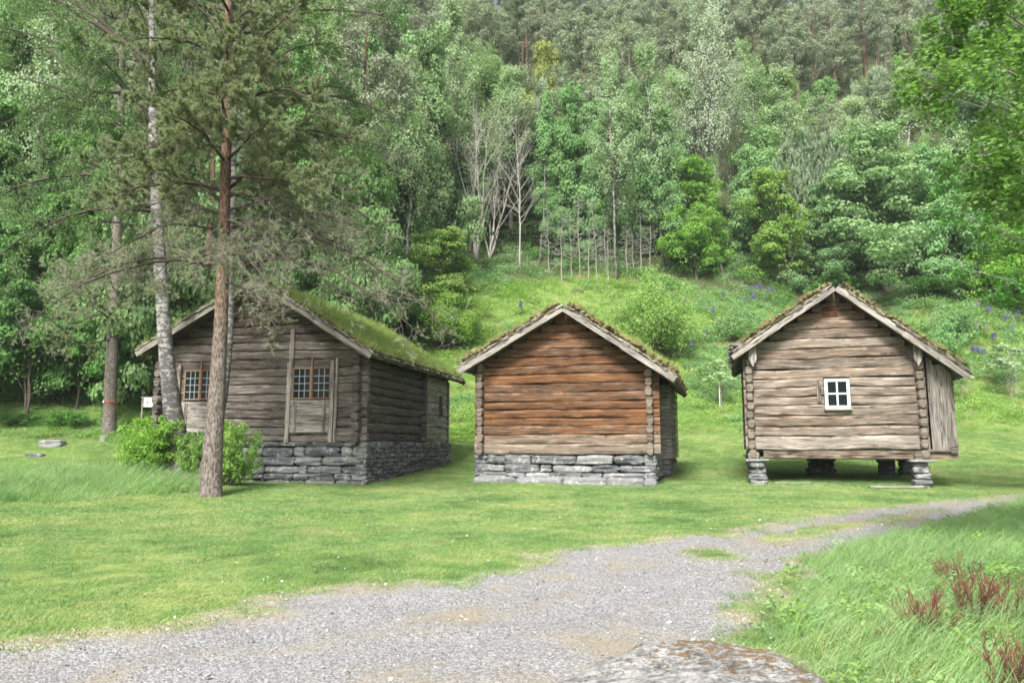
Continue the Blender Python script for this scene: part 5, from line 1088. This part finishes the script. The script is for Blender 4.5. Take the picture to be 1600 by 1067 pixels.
# bedrock slab in the foreground
def bedrock():
    b = G(1062, 1050); V, F = CUBE[30]; s = np.array([1.78, 1.3, .42])/2; W = V/((np.abs(V)**6).sum(-1, keepdims=True))**(1/6)
    q = W*s; d = fbm(q*1.6+4, 81, 4); W2 = q.copy(); W2[:, :2] *= (1+.08*fbm(unit(q*np.array([1, 1, .3]))*1.8, 83, 3))[:, None]
    W2[:, 2] += np.where(W2[:, 2] > 0, .05*d+.022*fbm(q*np.array([6, 6, 6]), 82, 4), 0); W2[:, 2] -= .16*np.clip(-q[:, 0]/s[0], 0, 1)**1.5*(W2[:, 2] > 0)
    W2[:, 0] -= .17*np.clip((q[:, 1]+.1)/s[1], 0, 1)*np.clip(q[:, 0]/s[0], 0, 1); W2[:, 0] += .45*np.clip(q[:, 1]/s[1], -.6, 1)*np.clip(-q[:, 0]/s[0], 0, 1)
    mb = MB(); mb.add(W2, [F], None, .3)
    b2 = b+np.array([-.10, -.38, -.05]); tag(mb.build('bedrock_slab', M['bedrock'], None, True, loc=[float(v) for v in b2]), 'broad flat grey boulder with rusty orange lichen at the near edge of the track', 'boulder')
def bedmat():
    m, nt = newmat('rusty_lichen_rock'); co = node(nt, 'ShaderNodeTexCoord').outputs['Object']
    n1 = noise_(nt, co, 7, 6, .65); n2 = noise_(nt, co, 38, 5, .7); base = ramp(nt, math_(nt, 'ADD', math_(nt, 'MULTIPLY', n1, .5), math_(nt, 'MULTIPLY', n2, .5)), [(.40, (.07, .07, .07)), (.49, (.22, .22, .215)), (.58, (.37, .365, .35))])
    n3 = noise_(nt, scale_(nt, co, (11, 17, 12)), 1., 8, .8, .3); sp = node(nt, 'ShaderNodeSeparateXYZ', {0: co}); bias = node(nt, 'ShaderNodeMapRange', {0: math_(nt, 'ADD', sp.outputs[0], math_(nt, 'MULTIPLY', sp.outputs[1], .9)), 1: -.6, 2: .9, 3: .10, 4: -.03}).outputs[0]
    k = node(nt, 'ShaderNodeMapRange', {0: math_(nt, 'SUBTRACT', n3, bias), 1: .50, 2: .53}).outputs[0]; rust = mixc(nt, n2, (.07, .04, .018), (.26, .16, .05)); col = mixc(nt, math_(nt, 'MULTIPLY', k, .92), base, rust)
    d = node(nt, 'ShaderNodeMapRange', {0: noise_(nt, co, 21, 5, .7), 1: .63, 2: .66}).outputs[0]; col = mixc(nt, d, col, (.045, .04, .03))
    finish(nt, col, .9, math_(nt, 'ADD', n1, math_(nt, 'ADD', n2, k)), .7, .02, .2); return m
M['bedrock'] = bedmat(); bedrock()
for i, (px, py, L_, w, lb) in enumerate(((1238, 757, 1.1, .16, 'weathered plank lying in the grass by the left pillar of the raised storehouse'), (1398, 763, 1.5, .2, 'weathered plank lying in the grass by the right pillar of the raised storehouse'))):
    g = G(px, py); mb = MB(); sweep(mb, (-L_/2, .0, .05), (L_/2, -.1, .045), (0, 0, 1), sec_box(w/2, .03, .01), seg=.2, jit=.01, tone=.1, wav=.004); tag(mb.build('plank', M['board'], None, loc=[float(v) for v in g]), lb, 'plank')
# lupines
def lupine(mat, nm, seed):
    rg = np.random.default_rng(seed); st = MB(); fl = MB(); lf = MB(); n = 4; P0 = rg.normal(0, .14, (n, 3))*np.array([1, 1, 0]); D = np.array([0, 0, 1.])+rg.normal(0, .12, (n, 3)); pp = paths(P0, D, rg.uniform(.75, 1.05, n), 8, (0, 0, .1), .03, rg); tubes(st, pp, np.full((n, 8), .008), 4)
    for i in range(n):
        t = rg.uniform(.52, 1., 230); q = np.stack([np.interp(t*7, np.arange(8), pp[i][:, a]) for a in range(3)], -1); r = .055*(1.15-t)*1.9; a = rg.uniform(0, 6.28, 230); q += np.stack([np.cos(a)*r, np.sin(a)*r, 0*a], -1); leaves(fl, q, .04, .2, .9, 0, rg=rg)
    c = rg.normal(0, .22, (26, 3))*np.array([1, 1, .5])+np.array([0, 0, .3])
    for q in c: leaves(lf, np.repeat(q[None], 8, 0), .13, .3, .28, 0, rg=rg)
    return [('stem', st.mesh('stem', M['gr_bank'])), ('flower_spike', fl.mesh('flower_spike', M[mat])), ('leaf', lf.mesh('leaf', M['gr_bank']))]
LU = [lupine('lupine', 'lupine', 1), lupine('lupine', 'lupine', 2), lupine('lupine_pale', 'lupine', 3)]
LUS = [(1172, 466, 0), (1180, 463, 1), (1190, 462, 0), (1198, 465, 1), (1205, 470, 0), (1163, 480, 1), (1178, 478, 0), (1112, 498, 0), (1158, 500, 1), (1166, 504, 0), (1152, 506, 1), (1105, 535, 0), (1124, 520, 0), (1530, 562, 0), (1540, 564, 1), (1546, 500, 0), (1529, 488, 2), (1536, 486, 0), (1543, 488, 2), (1541, 528, 2), (1563, 482, 2), (1582, 528, 0), (1570, 510, 1), (1522, 560, 0), (1128, 470, 0), (815, 492, 0), (1078, 555, 0), (1556, 540, 1), (1592, 505, 0)]
for px, py, k in LUS:
    g = G(px, py); s = rng.uniform(.75, 1.1); rt = root('lupine', g-np.array([0, 0, .03]), rng.uniform(0, 6.28), 'pale pink lupine in flower on the bank at the right' if k == 2 else 'violet-blue lupine in flower on the meadow bank', 'lupine', 'pink lupines on the bank' if k == 2 else 'blue lupines on the bank'); rt.scale = (s*1.2, s*1.2, s)
    for nm, me in LU[k]: link(nm, me, rt)
# red heath shrubs at the lower right
def heath(seed, n=20, H=.5, dead=.3):
    rg = np.random.default_rng(seed); D = np.array([0, 0, 1.])+rg.normal(0, .42, (n, 3)); P0 = rg.normal(0, .06, (n, 3))*np.array([1, 1, 0]); p1 = paths(P0, D, rg.uniform(.5, 1, n)*H, 7, (0, 0, .25), .12, rg); a = MB(); tubes(a, p1, np.linspace(1, .5, 7)[None]*np.full((n, 1), .0032), 4)
    b2, L2 = kids(p1, np.full(n, H*.8), 5, .3, .95, (15, 35), .42, 5, (0, 0, .5), .1, 0, .3, rg); bb = MB(); tubes(bb, b2, np.linspace(1, .6, 5)[None]*np.full((len(b2), 1), .0028), 3)
    b3, L3 = kids(b2, L2, 3, .3, .95, (18, 40), .5, 4, (0, 0, .5), .1, 0, .3, rg); tubes(bb, b3, np.full((len(b3), 4), .002), 3); return [('stems', a.mesh('stems', M['twig_brown'])), ('twigs', bb.mesh('twigs', M['twig_red']))]
HE = [heath(1), heath(2), heath(3, 15, .4)]
for px, py, h, k, lb in ((1525, 985, .56, 0, 'tallest reddish twiggy heath shrub in the verge grass'), (1448, 1000, .42, 1, 'brown-red twiggy shrub left of the tallest one in the verge'), (1605, 985, .5, 2, 'reddish twiggy shrub at the right end of the verge, upper one'), (1585, 1075, .42, 1, 'reddish twiggy shrub at the right end of the verge, nearest one'), (1385, 1010, .25, 2, 'small brown twiggy tuft left of the red shrubs in the verge'), (1480, 915, .3, 0, 'low red twigs behind the tallest heath shrub')):
    g = G(px, min(py, 1066)) if py <= 1066 else np.array([at(px, py, 4.9)[0], 4.9, 0.]); g[2] = hz1(g[0], g[1]); rt = root('heath_shrub', g, rng.uniform(0, 6.28), lb, 'shrub', 'red-twigged heath shrubs'); s = h/.5; rt.scale = (s, s, s)
    for nm, me in HE[k]: link(nm, me, rt)
# ------------------------------------------------------------------ ground cover (uncountable)
def blades(mb, n, rad, l0, l1, w, lean=.35, curl=.5, seg=3, rg=None, square=True):
    rg = rg or rng; P = rg.uniform(-rad, rad, (n, 3)) if square else rg.normal(0, rad*.5, (n, 3)); P[:, 2] = -.01; a = rg.uniform(0, 6.28, n); H_ = np.stack([np.cos(a), np.sin(a), 0*a], -1); S = np.stack([-np.sin(a+1.2), np.cos(a+1.2), 0*a], -1)
    L = rg.uniform(l0, l1, n); le = np.abs(rg.normal(0, lean, n)); cu = rg.uniform(.3, 1, n)*curl; V = []
    for k in range(seg+1):
        t = k/seg; c = P+(np.array([0, 0, 1.])*(t-cu[:, None]*.5*t*t)+H_*(le[:, None]*t+cu[:, None]*.7*t*t))*L[:, None]; ww = w*(1-t**1.6)*.5*rg.uniform(.7, 1.3, n)[:, None] if k < seg else 0
        if k < seg: V += [c-S*ww, c+S*ww]
        else: V += [c]
    m = 2*seg+1; VV = np.stack(V, 1).reshape(-1, 3); i = np.arange(n)*m; Q = [np.stack([i+2*k, i+2*k+1, i+2*k+3, i+2*k+2], -1) for k in range(seg-1)]; T = np.stack([i+2*seg-2, i+2*seg-1, i+2*seg], -1)
    mb.add(VV, ([np.concatenate(Q)] if Q else [])+[T], np.stack([np.repeat(rg.random(n), m)]*3, -1), np.repeat(rg.random(n), m))
def patch(mat, n, rad, l0, l1, w, seed, lean=.35, curl=.5, seg=3, dry=0, square=True):
    mb = MB(); blades(mb, n, rad, l0, l1, w, lean, curl, seg, np.random.default_rng(seed), square); me = mb.mesh('patch', M[mat]); return me
def leafpatch(mat, n, rad, h, leaf, seed, up=1.):
    rg = np.random.default_rng(seed); mb = MB(); P = rg.uniform(-rad, rad, (n, 3)); P[:, 2] = rg.uniform(.15, 1, n)*h; leaves(mb, P, leaf, up, .6, 0, rg=rg)
    return mb.mesh('patch', M[mat])
def grid(x0, x1, y0, y1, st, rg):
    a, b = np.meshgrid(np.arange(x0, x1, st), np.arange(y0, y1, st)); a = a.ravel()+rg.uniform(-.5, .5, a.size)*st; b = b.ravel()+rg.uniform(-.5, .5, b.size)*st; return a, b
def infoot(x, y):
    """inside a building's footprint"""
    m = np.zeros(len(x), bool)
    for (c, th, a, b, L) in ((at(470, 745, 24.3), R(12), -5.3, 2.15, 9.15), (at(880, 757, 24.), R(15), -2.85, 2.8, 6.7)):
        dx, dy = x-c[0], y-c[1]; lx = dx*math.cos(th)-dy*math.sin(th); ly = dx*math.sin(th)+dy*math.cos(th); m |= (lx > a) & (lx < b) & (ly > -.05) & (ly < L)
    return m
def vis(x, y, mg=1.25): return np.abs(x) < (y*.67*mg+.6)
sg = np.random.default_rng(3)
# lawn: short clipped blades
a, b = [], []
for (y0, y1, st) in ((4.2, 14, .17), (14, 27, .24), (27, 43, .36)):
    xx, yy = grid(-.86*y1-1, .86*y1+1, y0, y1, st, sg); k = vis(xx, yy); a.append(xx[k]); b.append(yy[k])
X_, Y_ = np.concatenate(a), np.concatenate(b); g_, gm_, di_, la_, fo_ = masks(X_, Y_)
verge = (X_ > 2.0) & (Y_ < 12) & (g_ < 0) & (X_ > 1.4+.25*(Y_-4)) & (sdist(X_, Y_, ROAD) < 0)
ev = np.interp(X_, [-1e3, 0, 1e3], [0, 0, 0])
def verge_mask(x, y):   # right of the road
    pts = wpoly([(1150, 1010), (1165, 960), (1185, 918), (1225, 884), (1300, 856), (1385, 838), (1455, 820), (1540, 797), (1590, 784)]); py_ = np.array([p[1] for p in pts]); px_ = np.array([p[0] for p in pts])
    xe = np.interp(y, np.concatenate([[0, 3.8], py_, [23.]]), np.concatenate([[1.9, 1.7], px_, [23.5]])); return np.clip((x-xe)/.6, 0, 1)*(y < 22)
vm = verge_mask(X_, Y_); dens = np.where(g_ > .03, 0, 1)*(la_ > .35)*(vm < .5)*np.where(di_ > .45, .4, 1)
mound = np.exp(-(((X_+12.6)/4.8)**2+((Y_-20.5)/3.0)**2)**2)
k = (sg.random(len(X_)) < dens) & ~infoot(X_, Y_) & (mound < .5); X1, Y1 = X_[k], Y_[k]
protos = [patch('gr_lawn', 120, .16, .018, .055, .0075, 10+i, .55, .6, 2) for i in range(3)]
big = np.where(Y1 < 14, 1.0, np.where(Y1 < 27, 1.45, 2.1)); hs = np.where(Y1 < 14, 1., 1.15)*(1+.35*fbm(xy3(X1, Y1, .9), 61, 2)); P_ = np.stack([X1, Y1, hz(X1, Y1)], -1)
scatter('lawn_grass', P_, normrot(X1, Y1, sg.uniform(0, 6.28, len(X1))), np.stack([big, big, hs], -1), sg.integers(0, 3, len(X1)), protos, 'short mown lawn grass')
# tall grass: mound at the left, verge at the right, under the raised storehouse, wall feet
xa, ya = grid(-19, -7.0, 16.8, 25.5, .20, sg); ma = np.exp(-(((xa+12.9)/4.9)**2+((ya-20.6)/2.9)**2)**2); e_ = fbm(xy3(xa, ya, .8), 71, 2)*.2; k = (ma+e_ > .32); xa, ya, ma = xa[k], ya[k], ma[k]; sa = (.36+.62*ma+.3*sg.random(len(xa)))*(1+.4*fbm(xy3(xa, ya, 1.3), 77, 2))
xb, yb = grid(1.2, 18, 3.4, 19, .17, sg); vb = verge_mask(xb, yb); k = (vb > .25*sg.random(len(xb))+.05) & vis(xb, yb) & (masks(xb, yb)[0] < .02) & ~((xb < 2.3) & (yb < 4.9) & (xb > .2)); k &= sg.random(len(xb)) < np.clip(.35+vb*.7, 0, 1); xb, yb, vb = xb[k], yb[k], vb[k]; sb_ = (.22+.62*vb)*(.8+.5*sg.random(len(xb)))*(1+.3*fbm(xy3(xb, yb, .7), 72, 2))
xc, yc = grid(7.0, 13.2, 21.6, 28, .26, sg); k = (fbm(xy3(xc, yc, .7), 73, 2) > -.35); xc, yc = xc[k], yc[k]
c3 = at(1308, 765, 23.4); th3 = R(16); lx = (xc-c3[0])*math.cos(th3)-(yc-c3[1])*math.sin(th3); ly = (xc-c3[0])*math.sin(th3)+(yc-c3[1])*math.cos(th3); k = (lx > -2.2) & (lx < 2.3) & (ly > -.25) & (ly < 2.0+.5*lx*0); xc, yc = xc[k], yc[k]
foot = []
for (c, th, a0, b0, L_) in ((at(470, 745, 24.3), R(12), -5.5, 2.25, 9.3), (at(880, 757, 24.), R(15), -3.0, 2.95, 6.8)):
    for q in range(260):
        if q % 2: lx_, ly_ = sg.uniform(a0, b0), -.12+sg.normal(0, .05)
        else: lx_, ly_ = b0+sg.normal(0, .05), sg.uniform(0, L_)
        if sg.random() < .55: foot.append((c[0]+lx_*math.cos(th)+ly_*math.sin(th), c[1]-lx_*math.sin(th)+ly_*math.cos(th)))
foot = np.array(foot)
xw, yw = grid(-36, -7, 34.6, 40, .33, sg); sl_ = G(82, 696); k = vis(xw, yw, 1.2) & (((xw-sl_[0])**2+(yw-sl_[1]+.8)**2) > 1.6) & ((yw > 36.3) | (sg.random(len(xw)) < .35)) & ((masks(xw, yw)[3] < .6) | (sg.random(len(xw)) < .1)) & ~infoot(xw, yw); xw, yw = xw[k], yw[k]
XT = np.concatenate([xa, xb, xc, foot[:, 0], xw]); YT = np.concatenate([ya, yb, yc, foot[:, 1], yw]); ST = np.concatenate([sa*1.05, sb_*.8, np.full(len(xc), .42), np.full(len(foot), .26), np.full(len(xw), .8)*sg.uniform(.6, 1.2, len(xw))]); ST = ST*sg.uniform(.85, 1.15, len(ST))
protos = [patch('gr_tall', 40, .13, .12, .42, .0075, 30+i, .4, .8, 4) for i in range(3)]+[patch('gr_dry', 14, .13, .16, .36, .004, 35, .5, .6, 3)]
pk = np.where(sg.random(len(XT)) < .09, 3, sg.integers(0, 3, len(XT))); wd = np.concatenate([np.full(len(xa), 1.3), np.full(len(xb), .95), np.full(len(xc), 1.3), np.full(len(foot), .8), np.full(len(xw), 1.9)])
scatter('tall_grass', np.stack([XT, YT, hz(XT, YT)], -1), normrot(XT, YT, sg.uniform(0, 6.28, len(XT)), .5), np.stack([wd, wd, ST*1.25], -1), pk, protos, 'tall unmown grass')
# leafy weeds in the verge and on the mound
k1 = sg.random(len(xb)) < .17; k2 = sg.random(len(xa)) < .12; XW, YW = np.concatenate([xb[k1], xa[k2]]), np.concatenate([yb[k1], ya[k2]])
k3 = sg.random(len(xw)) < .3; XW = np.concatenate([XW, xw[k3]]); YW = np.concatenate([YW, yw[k3]])
def weed(seed, leaf, n, h, mat):
    rg = np.random.default_rng(seed); mb = MB(); d = rg.normal(0, 1, (n, 3)); q = unit(d)*rg.uniform(.03, .13, n)[:, None]; q[:, 2] = rg.uniform(.03, h, n); leaves(mb, q, leaf, 1.6, .55, 0, rg=rg, fold=.12); return mb.mesh('patch', M[mat])
protos = [weed(1, .07, 30, .16, 'gr_tall'), weed(2, .055, 46, .2, 'lf_hazel'), weed(3, .075, 22, .14, 'gr_tall')]; s = sg.uniform(.5, 1.1, len(XW))
scatter('broadleaf_weeds', np.stack([XW, YW, hz(XW, YW)], -1), normrot(XW, YW, sg.uniform(0, 6.28, len(XW))), np.stack([s, s, s], -1), sg.integers(0, 3, len(XW)), protos, 'leafy weeds in the grass')
# meadow bank behind the buildings
xm, ym = grid(-30, 45, 34, 62, .52, sg); g2, gm2, di2, la2, fo2 = masks(xm, ym); k = vis(xm, ym, 1.2) & (la2 < .5) & (fo2 < .8) & ~infoot(xm, ym); xm, ym = xm[k], ym[k]; va = fbm(xy3(xm, ym, .23), 91, 3); vb_ = fbm(xy3(xm, ym, .5), 92, 2)
protos = [patch('gr_bank', 130, .42, .14, .42, .016, 50+i, .35, .6, 3) for i in range(3)]+[leafpatch('gr_bank', 190, .42, .32, .085, 60), leafpatch('lf_hazel', 170, .42, .4, .10, 61), patch('gr_dry', 100, .42, .12, .36, .014, 62, .5, .6, 3), leafpatch('lf_broad', 180, .42, .45, .10, 63)]
pk = np.where(va > .42, 4, np.where(va < -.5, 6, np.where(vb_ > .35, 3, sg.integers(0, 3, len(xm))))); u = sg.random(len(xm)); pk = np.where(u < .10+.25*np.clip(fbm(xy3(xm, ym, .3), 95, 2)*1.5, 0, 1), 5, np.where(u > .8, 3, pk)); s = sg.uniform(.8, 1.25, len(xm)); h = s*np.where(ym < 41, .55, .95)*(1+.4*vb_)
scatter('meadow_vegetation', np.stack([xm, ym, hz(xm, ym)], -1), normrot(xm, ym, sg.uniform(0, 6.28, len(xm)), .6), np.stack([s, s, h], -1), pk, protos, 'rough meadow grass and herbs on the bank')
# undergrowth below the trees
xu, yu = grid(-48, 48, 33, 74, 1.15, sg); fo3 = masks(xu, yu)[4]; k = vis(xu, yu, 1.05) & (fo3 > .4); xu, yu = xu[k], yu[k]; protos = [leafpatch('lf_dark', 260, .75, .7, .15, 70), leafpatch('lf_broad', 200, .75, .5, .13, 71), patch('gr_tall', 120, .7, .2, .6, .02, 72)]; s = sg.uniform(.7, 1.3, len(xu))
scatter('undergrowth', np.stack([xu, yu, hz(xu, yu)], -1), normrot(xu, yu, sg.uniform(0, 6.28, len(xu)), .8), np.stack([s, s, s], -1), sg.integers(0, 3, len(xu)), protos, 'low leafy undergrowth beneath the trees')
# loose gravel, litter
mbs = []
for i in range(4):
    mb = MB(); V, F = CUBE[3]; W = unit(V)*np.array([1, .75+.1*i, .45])*(1+.25*vnoise(V*1.3+i*9, i))[:, None]; mb.add(W, [F]); mbs.append(mb.mesh('pebble', M['pebble']))
n = 70000; yy = 3.6+(20-3.6)*sg.random(n)**2.1; xx = sg.uniform(-.72, .72, n)*yy; g4 = masks(xx, yy)[0]; k = (g4 > -.05) | ((g4 > -.5) & (sg.random(n) < .22)); xx, yy = xx[k], yy[k]; s = .0037*np.exp(sg.normal(0, .45, len(xx)))*np.clip(yy/7, .8, 1.6); s = np.where(sg.random(len(xx)) < .012, s*2.8, s)
scatter('loose_gravel', np.stack([xx, yy, hz(xx, yy)-.03*np.clip(masks(xx, yy)[1], 0, 1)+s*.2], -1), sg.uniform(-.5, 6.28, (len(xx), 3))*np.array([.12, .12, 1]), np.stack([s, s, s], -1), sg.integers(0, 4, len(xx)), mbs, 'loose grey gravel stones')
mbs = []
for i in range(3):
    mb = MB(); leaves(mb, np.zeros((1, 3)), 1., 2., .7, 0, rg=np.random.default_rng(i), fold=.2); mbs.append(mb.mesh('litter', M['litter']))
n = 4200; yy = 4+(30-4)*sg.random(n)**1.3; xx = sg.uniform(-.72, .72, n)*yy; g5 = masks(xx, yy)[0]; near_ = np.exp(-(g5/.6)**2); k = (sg.random(n) < .22+.75*near_) & ~infoot(xx, yy); xx, yy = xx[k], yy[k]; s = sg.uniform(.015, .042, len(xx))
scatter('leaf_litter', np.stack([xx, yy, hz(xx, yy)+.03], -1), sg.uniform(0, 6.28, (len(xx), 3))*np.array([.1, .1, 1]), np.stack([s, s, s], -1), sg.integers(0, 3, len(xx)), mbs, 'scattered dry leaves and chips')
# ------------------------------------------------------------------ camera, light, world
cam = bpy.data.cameras.new('camera'); co = bpy.data.objects.new('camera', cam); C.objects.link(co); cam.sensor_width = 36; cam.lens = 36*FPX/1600; cam.clip_end = 1500; cam.clip_start = .05
co.location = (0, 0, EYE); co.rotation_euler = (R(90)+PITCH, 0, 0); bpy.context.scene.camera = co
SUN_EL, SUN_AZ = R(46), R(197)     # azimuth clockwise from +y: behind the camera and to its left
w = bpy.data.worlds.new('World'); bpy.context.scene.world = w; w.use_nodes = True; nt = w.node_tree; nt.nodes.clear()
sky = node(nt, 'ShaderNodeTexSky', None, sky_type='NISHITA', sun_disc=False, sun_elevation=SUN_EL, sun_rotation=SUN_AZ, air_density=1.0, dust_density=4.0, ozone_density=1.0)
hs = node(nt, 'ShaderNodeHueSaturation', {'Saturation': .38, 'Value': 1.0, 'Color': sky.outputs[0]})   # thin high cloud greys the blue
bg = node(nt, 'ShaderNodeBackground', {0: hs.outputs[0], 1: .105}); node(nt, 'ShaderNodeOutputWorld', {0: bg.outputs[0]})
sd = bpy.data.lights.new('sun', 'SUN'); sd.energy = 3.7; sd.angle = R(14); sd.color = (1, .96, .9); so = bpy.data.objects.new('sun', sd); C.objects.link(so)
so.rotation_euler = (R(90)-SUN_EL, 0, -SUN_AZ+math.pi)
sc = bpy.context.scene; sc.view_settings.view_transform = 'Standard'; sc.view_settings.look = 'None'; sc.view_settings.gamma = 1; sc.view_settings.exposure = 1.2
cy = sc.cycles; cy.max_bounces = 5; cy.diffuse_bounces = 3; cy.glossy_bounces = 2; cy.transmission_bounces = 3; cy.transparent_max_bounces = 4; cy.use_denoising = True; cy.denoiser = 'OPENIMAGEDENOISE'
cy.use_adaptive_sampling = False; cy.pixel_filter_type = 'BLACKMAN_HARRIS'; cy.filter_width = 1.7; cy.caustics_reflective = False; cy.caustics_refractive = False; cy.sample_clamp_indirect = 2

# ------------------------------------------------------------------ air
def haze():
    x0, x1, y0, y1, z0, z1 = -188, 188, -39.5, 300, -2.2, 178
    V = [(x, y, z) for z in (z0, z1) for y in (y0, y1) for x in (x0, x1)]; F = [(0, 2, 3, 1), (4, 5, 7, 6), (0, 1, 5, 4), (2, 6, 7, 3), (0, 4, 6, 2), (1, 3, 7, 5)]
    me = make_mesh('haze', V, [F]); m = bpy.data.materials.new('haze_air'); m.use_nodes = True; nt = m.node_tree; nt.nodes.clear()
    v = node(nt, 'ShaderNodeVolumePrincipled', {'Color': (.86, .93, 1., 1), 'Density': HAZE}); o = nt.nodes.new('ShaderNodeOutputMaterial'); nt.links.new(v.outputs[0], o.inputs['Volume']); me.materials.append(m); tag(link('haze', me), kind='stuff')
HAZE = .0003
if HAZE: haze(); cy.volume_bounces = 0
